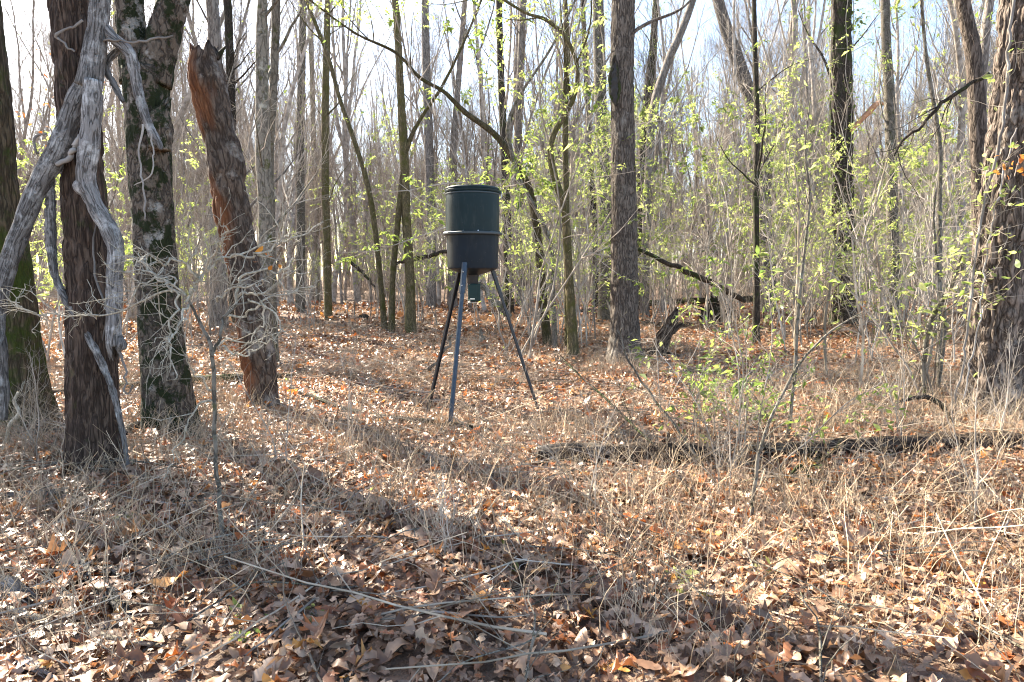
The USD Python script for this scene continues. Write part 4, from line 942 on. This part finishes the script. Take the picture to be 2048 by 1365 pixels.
def shoot(label, rows, mat, d=None, dd=0.0, twigs=14, seed=0, tw_len=0.3, leaf=0, leaf_m=None, name='bare_sapling', cat='sapling', leaf_s=0.05, group=None):
    """A single stem following the pixels, ground first, with side twigs."""
    rng = np.random.default_rng(seed)
    o = G(rows[0][0], rows[0][1]) if d is None else foot(P(rows[0][0], rows[0][1], d)[0], d)
    q, r = pts_px(rows, d or float(o[1]), dd)
    q[0][2] = o[2] - 0.04
    t = thing(name, label, cat, group, loc=o)
    obj('stem', limb(q, r, 7, 24, wob=0.012, seed=seed), mat, t, origin=o)
    s = spline(np.hstack([q, r[:, None]]), 14)
    if twigs:
        B, BR = spawn(s[None, :, :3], s[None, :, 3], twigs, rng, 0.15, 0.98, tw_len, 0.8, 0.15, 0.2, 6, 0.009, 0.6, 0.3)
        C, CR = spawn(B, BR, twigs * 2, rng, 0.2, 1.0, tw_len * 0.4, 0.7, 0.05, 0.25, 4, 0.009, 0.7, 0.4)
        obj('twigs', MB().add(tubes(B, np.maximum(BR, 0.0012), 4)).add(tubes(C, np.maximum(CR, 0.001), 3)).vf(), mat, t, origin=o)
        if leaf:
            v, f, tt = leaves(along(C, leaf, rng, 0.2, 1, 0.01), leaf_s, rng)
            obj('leaves', (v, f), leaf_m or M_leaf, t, origin=o, smooth=False, tint={'tint': tt})
    return t

shoot('dark slanting sapling rising to the right from the leaf litter, right foreground', [(1498, 1045, 9), (1515, 930, 8), (1545, 830, 7), (1590, 745, 6), (1650, 675, 5), (1720, 625, 3)], M_smooth, seed=1)
shoot('dark stem crossing low to the right behind the slanting sapling', [(1560, 960, 8), (1600, 930, 7), (1640, 1000, 6)], M_dark, seed=2, twigs=6, d=3.9)
shoot('upright thin dark sapling beside the airy green shrub', [(1572, 880, 9), (1588, 760, 8), (1598, 620, 7), (1608, 500, 6), (1618, 400, 5), (1612, 300, 4), (1622, 190, 2)], M_smooth, seed=3, leaf=60, twigs=22, tw_len=0.45)
shoot('long thin whip arching up to the left in front of the hollow tree', [(1405, 1010, 6), (1330, 915, 5), (1250, 835, 5), (1180, 770, 4), (1120, 715, 3)], M_dark, seed=4, twigs=8, dd=1.2)
shoot('thin bare whip leaning left across the sunny litter, next to the long arching whip', [(1430, 960, 6), (1370, 880, 6), (1310, 800, 5), (1262, 730, 4), (1235, 660, 3)], M_smooth, seed=5, twigs=8, dd=0.8)
shoot('twisted grey bush stem with bent arms left of the oak foot', [(1852, 800, 10), (1848, 730, 12), (1856, 660, 13), (1866, 630, 12), (1885, 600, 12), (1908, 560, 10), (1925, 500, 8)], M_smooth, seed=6, twigs=24, tw_len=0.5, d=6.3, leaf=60, leaf_s=0.07)
shoot('thin dark crooked stem between the ivy tree and the twisted bush', [(1880, 720, 8), (1889, 650, 8), (1880, 590, 8), (1874, 530, 7), (1868, 460, 5), (1872, 380, 3)], M_smooth, seed=7, twigs=16, d=7.0)
shoot('dead curved prop stem lying out from the oak foot', [(1912, 850, 9), (1885, 812, 12), (1850, 795, 12), (1815, 800, 9), (1798, 806, 8)], M_dark, seed=8, twigs=3)
shoot('pale crooked stick standing at the left edge below the vine', [(2, 905, 9), (20, 850, 10), (38, 828, 9), (28, 805, 8), (38, 785, 7)], M_dead, seed=9, twigs=4)
POLES = ['thin pole sapling rising beside the uprooted stump', 'thin pole sapling behind the prongs of the uprooted stump', 'thin pole sapling in front of the dark root mass', 'short thin pole by the left foot of the hollow tree', 'thin pole sapling right of the mossy-footed dark trunk', 'thin pole sapling at the left foot of the ivy tree', 'thin pole sapling at the right of the ivy tree', 'thin pole sapling in the litter in front of the ivy tree']
for i, (x, y, h) in enumerate(((1330, 620, 260), (1375, 610, 300), (1445, 650, 330), (1238, 690, 90), (1590, 700, 380), (1655, 760, 330), (1760, 700, 380), (1720, 780, 300))):
    shoot(POLES[i], [(x, y, 7), (x + 6 * math.sin(i * 2.1), y - h * 0.35, 6), (x + 16 * math.sin(i * 1.7), y - h * 0.7, 5), (x + 26 * math.sin(i * 1.3 + 1), y - h, 3)], M_brush, seed=20 + i, twigs=16, tw_len=0.6, leaf=70, )

for k, (x, y, sc, lab) in enumerate(((1450, 1010, .30, 'low leafless twiggy shrub in the right foreground before the black log'), 
        (1800, 880, .34, 'leafless twiggy shrub behind the middle of the right-hand log'), (1330, 840, .34, 'thin leafless shrub behind the black log'), (1990, 880, .36, 'pale twiggy shrub at the foot of the oak'), (700, 900, .24, 'small leafless shrub in the shade left of the feeder legs'),
        (560, 930, .30, 'leafless twiggy shrub right of the bleached shrub'), (900, 1120, .20, 'small twiggy weed in the middle foreground'), (1180, 1060, .22, 'small twiggy weed right of the middle foreground'), (1950, 1060, .30, 'twiggy shrub near the right edge in the foreground'), (60, 930, .32, 'leafless twiggy shrub at the left edge before the mossy trunk'))):
    copy(wproto[(k * 2 + 2) % 6], G(x, y), 1.3 * k, sc, lab, 'shrub', None)

# vine with leaves on the oak
rng = np.random.default_rng(90)
ov = thing('climbing_vine', 'pale vine with yellow-green leaves climbing the sunlit left side of the oak', 'vine', loc=oorg)
do = float(oorg[1])
for rows in ([(1905, 830, 6), (1930, 700, 7), (1946, 560, 8), (1962, 430, 8), (1988, 330, 9), (2008, 210, 9), (2016, 120, 9), (2024, 0, 9)], [(1925, 800, 5), (1958, 640, 5), (1975, 500, 5), (2000, 380, 5), (2030, 260, 4)]):
    q, r = pts_px(rows, do - 0.30, 0.05); r = r * 0.75
    obj('stem', limb(q, r, 7, 60, wob=0.03, seed=int(rows[0][0])), M_tendril, ov, origin=oorg)
    s = spline(np.hstack([q, r[:, None]]), 30)
    B, BR = spawn(s[None, :, :3], s[None, :, 3], 34, rng, 0.25, 0.9, 0.45, 1.1, -0.05, 0.25, 6, 0.006, 0.7, 0.4)
    obj('twigs', tubes(B, np.maximum(BR, 0.0014), 4), M_twig, ov, origin=oorg)
    leaf_parts(ov, along(B, 95, rng, 0.1, 1.0, 0.03), 0.055, M_leaf, rng, oorg, 1.15)
rng = np.random.default_rng(95)
for (x, y, d, lab, n, sp) in ((2030, 335, do - 0.42, 'cluster of withered orange leaves hanging on the oak at the right edge', 16, 0.07), (92, 190, 8.5, 'withered orange leaves on a twig between the left-edge trunk and the brown trunk', 60, 0.28), (545, 520, DD + 0.2, 'few pale orange dead leaves caught in the bleached shrub', 9, 0.035)):
    c = P(x, y, d); t = thing('withered_leaves', lab, 'dead leaves', loc=c)
    q, r = wander(c - [0.0, 0, sp], (0.3, 0.1, 1), sp * 2.4, rng, 7, 0.2, 0.004, 0.002)
    obj('twig', limb(q, r, 5), M_twig, t, origin=c)
    leaf_parts(t, c + rng.normal(size=(n, 3)) * sp * [1, 0.7, 1.2], 0.034 if n < 12 else 0.055, M_orange, rng, c, 1.5)
# dead crossing limbs on the right
q, r = pts_px([(1975, 145, 9), (1930, 172, 9), (1870, 222, 8), (1815, 278, 6), (1790, 310, 4)], do + 0.9)
t = thing('dead_limb', 'dark dead limb slanting down to the left from behind the oak, high up', 'branch', loc=q[0])
obj('wood', limb(q, r, 8, 24, wob=0.05, seed=3), M_dark, t, origin=q[0])
s = spline(np.hstack([q, r[:, None]]), 14)
B, BR = spawn(s[None, :, :3], s[None, :, 3], 12, rng, 0.2, 1, 0.7, 0.8, 0, 0.2, 6, 0.008)
obj('twigs', tubes(B, np.maximum(BR, 0.0015), 4), M_dark, t, origin=q[0])

# ------------------------------------------------------------------ fallen wood
def log(name, label, rows, mat, cat='log', seed=0, d=None, lift=0.35, furrow=0.012, sides=40, tk=None, nm='trunk', jag=True, group=None):
    """Fallen wood lying along ground pixels (x, y, thickness px)."""
    pts, rad = [], []
    for x, y, w in rows:
        g = G(x, y); rr = w * 0.5 / FPX * g[1]
        g[2] += rr * (1 - lift); pts.append(g); rad.append(rr)
    pts, rad = np.array(pts), np.array(rad)
    t = thing(name, label, cat, group, loc=pts[0])
    kw = dict(sides=sides, step=0.035, furrow=furrow, count=10, stretch=4.0, flare=0, lump=0.14, seed=seed, top='jag' if jag else 'flat'); kw.update(tk or {})
    v, f, th, s = trunk(pts, rad, **kw)
    obj(nm, (v, f), mat, t, origin=pts[0], tint=grain(th, s, float(np.median(rad)), seed))
    return t, pts, rad
log('fallen_log', 'rotten black log lying across the middle foreground', [(1075, 928, 38), (1160, 928, 44), (1250, 930, 46), (1340, 928, 42), (1420, 922, 30)], M_log, seed=1, furrow=0.02, lift=0.05)
log('fallen_log', 'dark grey fallen log running out of the right edge before the oak', [(1500, 914, 32), (1610, 914, 34), (1720, 906, 36), (1850, 902, 40), (1960, 900, 40), (2090, 898, 38)], M_log, seed=2, furrow=0.015, lift=0.25)
log('fallen_log', 'mossy dark log lying behind the left trunks', [(40, 800, 22), (140, 795, 24), (260, 785, 26), (400, 772, 26), (500, 766, 22), (585, 760, 16)], M_logmoss, seed=3)
log('fallen_log', 'long moss-covered log across the back of the clearing behind the hollow tree', [(1290, 612, 14), (1360, 610, 15), (1440, 607, 16), (1540, 604, 15)], M_logmoss, seed=4, sides=24)
log('fallen_log', 'thin dark log low on the ground behind the zigzag trunk', [(1030, 640, 9), (1110, 630, 10), (1200, 626, 10)], M_log, seed=5, sides=16)
log('fallen_log', 'short dark rotten log right behind the uprooted stump', [(1280, 650, 10), (1340, 655, 11), (1400, 652, 10), (1450, 655, 8)], M_log, seed=6, sides=16)
log('root', 'dark exposed root curving along the ground between the left trunks', [(250, 872, 16), (275, 862, 22), (310, 862, 24), (350, 872, 22), (400, 880, 14)], M_dark, 'root', seed=7, lift=0.2)
log('fallen_branch', 'long grey branch lying on the ground at the front feeder leg', [(555, 768, 5), (620, 800, 7), (700, 832, 9), (800, 850, 10), (880, 858, 10), (985, 868, 6)], M_dark, 'branch', seed=8, sides=14, furrow=0.003, lift=-1.6)
log('fallen_branch', 'grey crooked branch at the left edge in the sunny leaves', [(-10, 1008, 16), (50, 1004, 16), (110, 1000, 16), (160, 985, 12)], M_vine, 'branch', seed=9, sides=16, furrow=0.004, lift=-0.8)
log('fallen_branch', 'pale slender stick lying towards the bottom left corner', [(-10, 1220, 13), (70, 1245, 13), (150, 1265, 13), (240, 1290, 11), (340, 1300, 7)], M_dead, 'stick', seed=10, sides=12, furrow=0.002, lift=-1.0)
log('fallen_branch', 'broken grey stick at the bottom edge below the centre', [(690, 1380, 18), (740, 1345, 18), (792, 1308, 16)], M_smooth, 'stick', seed=11, sides=14, furrow=0.003, lift=-0.8)
log('fallen_branch', 'smooth bent stick in the bottom left corner of the picture', [(-20, 1335, 20), (50, 1338, 22), (95, 1360, 16)], M_vine, 'stick', seed=12, sides=14, furrow=0.003, lift=-0.5)
log('rotten_branch', 'upper of two pale mottled chunks of rotten branch in the left leaves', [(150, 1130, 26), (165, 1155, 30), (172, 1180, 24)], M_birch, 'branch', seed=13, sides=24, lift=-0.3)
log('rotten_branch', 'lower pale mottled chunk of rotten branch in the left leaves', [(180, 1190, 20), (215, 1205, 30), (245, 1225, 26), (252, 1238, 14)], M_birch, 'branch', seed=14, sides=24, lift=-0.3)
log('rotten_branch', 'thin mottled piece of rotten branch right of the two pale chunks', [(205, 1142, 14), (240, 1158, 16), (270, 1182, 18), (282, 1192, 10)], M_birch, 'branch', seed=15, sides=20, lift=-0.3)
log('rotten_branch', 'smooth grey rotten stump end at the left edge', [(-20, 1195, 44), (20, 1192, 40), (56, 1205, 18)], M_vine, 'branch', seed=16, sides=24, lift=-0.1)
# leaning dead stems
def leaner(label, rows, mat, d, dd=0.0, seed=0, name='leaning_deadwood', twigs=6):
    q, r = pts_px(rows, d, dd); rng = np.random.default_rng(seed)
    t = thing(name, label, 'dead branch', loc=q[0])
    obj('wood', limb(q, r, 9, 24, wob=0.06, seed=seed), mat, t, origin=q[0])
    s = spline(np.hstack([q, r[:, None]]), 14)
    B, BR = spawn(s[None, :, :3], s[None, :, 3], twigs, rng, 0.2, 1, 0.5, 0.9, 0, 0.2, 5, 0.009)
    obj('twigs', tubes(B, np.maximum(BR, 0.002), 4), mat, t, origin=q[0])
    return t
leaner('dark fallen trunk slanting down from behind the hollow tree to its root mass', [(1278, 496, 7), (1330, 522, 9), (1390, 552, 12), (1420, 566, 13), (1470, 592, 12), (1490, 606, 8)], M_dark, 14.5)
leaner('pale dead branch propped up behind the feeder legs', [(958, 566, 9), (980, 592, 14), (1002, 618, 16), (1020, 634, 12)], M_smooth, 14.5, seed=4, twigs=2)
leaner('horizontal broken limb left of the lower barrel, behind the clearing trees', [(788, 528, 6), (830, 518, 9), (870, 509, 9), (896, 505, 7)], M_dark, 17.0, seed=5)
leaner('thin dark branch slanting between the far trunks on the left of the clearing', [(690, 515, 6), (715, 535, 7), (733, 552, 6), (750, 575, 4)], M_dark, 22.0, seed=6, twigs=3)
leaner('dead stick leaning against the left feeder leg', [(858, 745, 6), (876, 715, 6), (895, 692, 6), (908, 672, 4)], M_smooth, 6.9, seed=7, twigs=3)
# uprooted stump and root mass
st_o = G(1318, 716)
sm = thing('uprooted_stump', 'upturned rotten root with two dark prongs at the right foot of the hollow tree', 'stump', loc=st_o)
ds = float(st_o[1])
for rows in ([(1280, 712, 30), (1312, 705, 34), (1326, 676, 30), (1338, 655, 24), (1346, 636, 20), (1352, 622, 6)], [(1334, 668, 16), (1346, 660, 15), (1360, 652, 7)], [(1322, 712, 20), (1350, 718, 18), (1372, 722, 8)]):
    q, r = pts_px(rows, ds)
    v, f, th, s = trunk(q, r, sides=28, step=0.025, furrow=0.02, count=9, stretch=2.5, flare=0, lump=0.2, seed=int(rows[0][0]), top='jag')
    obj('root', (v, f), M_log, sm, origin=st_o, tint=grain(th, s, 0.1))
rb_o = foot(P(1435, 600, 19.2)[0], 19.2)
rb = thing('root_mass', 'dark root ball of the fallen trunk at the back of the clearing', 'root ball', loc=rb_o)
rng = np.random.default_rng(9)
th = rng.normal(size=(40, 3)); cen = np.array([0, 0, 0.25])
import trimesh
ic = trimesh.creation.icosphere(3, 0.33); vv = np.array(ic.vertices); vv *= (0.6 + 0.9 * meshkit.fbm(vv * 6, 4, 3))[:, None]
obj('soil', (vv * [1.3, 1, 0.9] + cen, np.array(ic.faces)), M_dark, rb)
dirs = unit(th * [1, 0.6, 1] + [0, 0, 0.2])
pp = np.stack([cen + dirs * a + rng.normal(0, 0.05, (40, 3)) * a for a in (0.2, 0.4, 0.6, 0.75)], 1)
obj('roots', tubes(pp, np.tile([0.03, 0.02, 0.012, 0.005], (40, 1)), 5), M_dark, rb)
o = G(727, 640)
ic = trimesh.creation.icosphere(3, 0.12); vv = np.array(ic.vertices); vv *= (0.75 + 0.5 * meshkit.fbm(vv * 9, 3, 5))[:, None]
t = obj('cut_stump', (vv * [1.3, 1, 1.0] + o + [0, 0, 0.05], np.array(ic.faces)), M_dark)
tag(t, 'low dark rounded stump alone in the litter left of the feeder', 'stump')
o = G(962, 692)
v, f, th, s = trunk(np.array([o - [0, 0, .06], o + [0.02, 0, .10], o + [-0.01, 0, .24]]), [0.085, 0.06, 0.02], sides=24, step=0.012, furrow=0.02, count=8, stretch=2, flare=0.5, flare_h=.06, seed=4, top='jag')
t = obj('cut_stump', (v, f), M_smooth); tag(t, 'small pale pointed stump on the litter between the feeder legs', 'stump')

# ------------------------------------------------------------------ fallen leaves
KINDS = ('oak', 'oak', 'plain', 'oak', 'maple', 'oak', 'plain')
FORMS = [leaf_form(k, 15, KINDS[k % 7], 0.8 + 0.5 * (k % 3)) for k in range(42)]
FORMS_M = [leaf_form(k, 9, KINDS[k % 7], 0.8 + 0.5 * (k % 3)) for k in range(40)]
FORMS_F = [leaf_form(k, 5, 'plain' if k % 2 else 'oak', 1.0 + 0.5 * (k % 3)) for k in range(20)]
rq = np.random.default_rng(110)
def quat_many(n, tilt):
    ax = rq.normal(size=(n, 2)); ax /= np.linalg.norm(ax, axis=1, keepdims=True)
    h, z = np.abs(rq.normal(0, tilt, n)) / 2, rq.uniform(0, np.pi, n)
    return quat_mul((np.cos(h), ax[:, 0] * np.sin(h), ax[:, 1] * np.sin(h), 0 * h), (np.cos(z), 0 * z, 0 * z, np.sin(z)))
def in_frame_x(y): return 0.79 * y + 0.35
def strew(y0, y1, n, size, up, forms, tilt=0.36):
    """n leaves strewn over the floor between the depths y0 and y1: (v, f), tint."""
    y = np.sqrt(rq.uniform(y0 ** 2, y1 ** 2, n)); x = rq.uniform(-1, 1, n) * in_frame_x(y)
    lift = 0.006 + up * rq.uniform(0, 1, n) ** 1.6
    p = np.stack([x, y, gz(x, y) + lift], 1)
    M_ = np.array(qmat(quat_many(n, tilt))).transpose(2, 0, 1)
    sz = size * np.exp(rq.normal(0, 0.36, n)); kind = rq.integers(0, len(forms), n); tn = rq.uniform(0, 1, n)
    m = MB()
    for k, (v, f) in enumerate(forms):
        w = np.nonzero(kind == k)[0]
        if len(w) == 0: continue
        vv = np.einsum('nij,vj->nvi', M_[w] * sz[w, None, None], v) + p[w, None]
        m.add((vv.reshape(-1, 3), (f[None] + (np.arange(len(w)) * len(v))[:, None, None]).reshape(-1, 3)), np.repeat(tn[w], len(v)))
    return m
def leaf_place(x, y, size, lift=0.0, tilt=0.36):
    q = tuple(float(c[0]) for c in quat_many(1, tilt))
    return (int(rq.integers(0, len(FORMS))), foot(x, y, lift), q, size * math.exp(rq.normal(0, 0.3)))
for m in (strew(1.7, 4.2, 13000, 0.058, 0.06, FORMS_M), strew(4.2, 8.5, 25000, 0.060, 0.055, FORMS_M[::2]), strew(8.5, 16.0, 26000, 0.080, 0.06, FORMS_F), strew(16.0, 34.0, 20000, 0.16, 0.08, FORMS_F)):
    lt = obj('leaf_litter', m.vf(), M_lit_t, ground, tint=m.tint())
    lt.SetCustomDataByKey('kind', 'stuff')
m = strew(2.2, 9.0, 520, 0.085, 0.07, FORMS_M, 0.6)
obj('rust_leaves', m.vf(), M_rust, ground, tint=m.tint()).SetCustomDataByKey('kind', 'stuff')

# the leaves nearest the camera, one by one
near = []
while len(near) < 300:
    y = math.sqrt(rq.uniform(1.85 ** 2, 3.05 ** 2)); x = rq.uniform(-1, 1) * (0.77 * y)
    if any((x - a) ** 2 + (y - b) ** 2 < 0.0035 for a, b in near): continue
    near.append((x, y))
for k, (x, y) in enumerate(near):
    i, p, q, s = leaf_place(x, y, 0.074, 0.045 + 0.012 * (k % 3), 0.32)
    v, f = FORMS[i]
    obj('fallen_leaf', ((v * s) @ qmat(q).T + p, f), M_lit_t, ground, tint={'tint': np.full(len(v), rq.uniform(0, 1))})

# ------------------------------------------------------------------ dry weeds and twigs on the floor
def weed_proto(seed, n, H):
    rng = np.random.default_rng(seed)
    a, rr = rng.uniform(0, 6.28, n), rng.uniform(0, 0.16, n)
    p = np.stack([rr * np.cos(a), rr * np.sin(a), 0 * a - 0.01], 1)
    d = unit(np.stack([rng.normal(0, .32, n), rng.normal(0, .32, n), np.ones(n)], 1))
    L_ = H * rng.uniform(0.35, 1.15, n); pts = [p]
    for _ in range(4):
        pts.append(pts[-1] + d * (L_ / 4)[:, None]); d = unit(d + 0.2 * rng.normal(size=(n, 3)) - [0, 0, 0.03])
    A = np.stack(pts, 1); AR = rng.uniform(0.0011, 0.0024, n)[:, None] * np.linspace(1, 0.5, 5)[None]
    B, BR = spawn(A, AR, n, rng, 0.3, 1.0, H * 0.22, 0.7, 0.1, 0.25, 4, 0.012, 0.8, 0.5)
    return MB().add(tubes(A, AR, 3)).add(tubes(B, np.maximum(BR, 0.0007), 3)).vf()
pr = [(weed_proto(700 + k, n, h), M_stalk, False, None) for k, (n, h) in enumerate(((10, .30), (16, .22), (7, .45), (22, .16), (12, .36), (9, .26), (18, .20)))]
pl = []
def weeds(y0, y1, n, s0=0.7, s1=1.2, xlo=-1.0):
    for _ in range(n):
        y = math.sqrt(rq.uniform(y0 ** 2, y1 ** 2)); u = rq.uniform(xlo, 1)
        if meshkit.noise(np.array([u * 0.79 * y * 0.8, y * 0.8, 3.0]), 5) < 0.36: continue
        if u > 0 and 4.0 < y < 5.0 and rq.uniform() < 0.75: continue
        pl.append((int(rq.integers(0, len(pr))), foot(u * in_frame_x(y), y), quat_z(rq.uniform(0, 6.28)), rq.uniform(s0, s1)))
weeds(1.9, 4.5, 760, 0.5, 1.1); weeds(4.5, 9.0, 2000, 0.6, 1.15); weeds(9.0, 18.0, 1600)
for _ in range(420):
    y = math.sqrt(rq.uniform(2.3 ** 2, 6.0 ** 2)); pl.append((2, foot(rq.uniform(-1, 1) * in_frame_x(y), y), quat_z(rq.uniform(0, 6.28)), rq.uniform(0.7, 1.35)))
wd = instancer('/World/dry_weeds', pr, pl)
tag(wd, 'thin dry tan weed stalks standing all over the leaf litter', 'weeds')

def twig_proto(seed, Ls):
    rng = np.random.default_rng(seed)
    q, r = wander((-Ls / 2, 0, 0), (1, 0, 0), Ls, rng, 8, 0.14, 0.0045, 0.002)
    q[:, 2] = np.abs(q[:, 2]) * 0.4
    B, BR = spawn(q[None], r[None], 4, rng, 0.2, 0.95, Ls * 0.35, 0.7, 0.05, 0.2, 5, 0.012)
    return MB().add(tubes(q[None], r[None], 4)).add(tubes(B, np.maximum(BR, .001), 3)).vf()
pr = [(twig_proto(800 + k, l), (M_twig, M_smooth, M_brush)[k % 3], False, None) for k, l in enumerate((.35, .55, .8, .45, .65, 1.0))]
pl = []
for y0, y1, n in ((1.9, 4.5, 200), (4.5, 9, 800), (9, 20, 1300)):
    for _ in range(n):
        y = math.sqrt(rq.uniform(y0 ** 2, y1 ** 2)); x = rq.uniform(-1, 1) * in_frame_x(y)
        q = quat_mul(quat_z(rq.uniform(0, 6.28)), quat_axis((0, 1, 0), -abs(rq.normal(0, 0.16))))
        pl.append((int(rq.integers(0, len(pr))), foot(x, y, 0.05), q, rq.uniform(0.7, 1.3)))
tg = instancer('/World/fallen_twigs', pr, pl)
tag(tg, 'small dead twigs strewn over the leaves', 'twigs')

# little green seedlings in the litter
SEED = [(698, 1010, 0.10, 'bright green seedling alone in the shaded litter below the feeder'), (283, 1022, 0.08, 'single bright green leaf sprout in front of the brown trunk'), (440, 1285, 0.14, 'fern-like green sprig at the bottom left'),
        (1305, 1190, 0.16, 'green sprout with slim leaves in the sunny patch, bottom centre right'), (1425, 905, 0.2, 'dark green broad-leaved sprout beside the black log'), (1735, 905, 0.12, 'tiny green sprout in front of the right-hand log'),
        (2030, 1010, 0.1, 'yellow-green sprout at the right edge'), (1570, 1165, 0.12, 'thin green grassy sprout in the right foreground shade'), (45, 960, 0.1, 'low green plant at the left edge near the brown trunk'), (565, 770, 0.15, 'green sprig at the foot of the broken snag'), (640, 1290, 0.12, 'yellow-green sprout left of the broken stick at the bottom edge'), (1290, 790, 0.16, 'light green sprig in the litter before the uprooted stump'), (990, 700, 0.12, 'small green sprig on the sunny litter behind the feeder'), (1640, 960, 0.14, 'small green sprout in the litter below the right-hand log'), (1040, 1130, 0.10, 'tiny green sprout in the middle of the foreground')]
for i, (x, y, h, lab) in enumerate(SEED):
    leafy_thing('green_seedling', lab, 'seedling', None, 900 + i, G(x, y), h, 2, 22, 0.036, M_leaf, rs=0.0018, single=22)
# pile of orange leaves in the hollow foot of the broken snag
rng = np.random.default_rng(5)
m = MB()
for k in range(26):
    v, f = FORMS[int(rng.integers(0, 42))]
    q = quat_mul(quat_axis(unit(rng.normal(size=3)), rng.uniform(0, 1.2)), quat_z(rng.uniform(0, 6.28)))
    c = G(518 + rng.normal(0, 13), 822 + rng.normal(0, 4)); c[2] += rng.uniform(0.0, 0.09)
    m.add(((v * 0.085) @ qmat(q).T + c, f), rng.uniform(0, 1))
t = obj('leaf_pile', m.vf(), M_orange, tint=m.tint())
tag(t, 'small heap of glowing orange leaves at the foot of the broken snag', 'leaf pile')
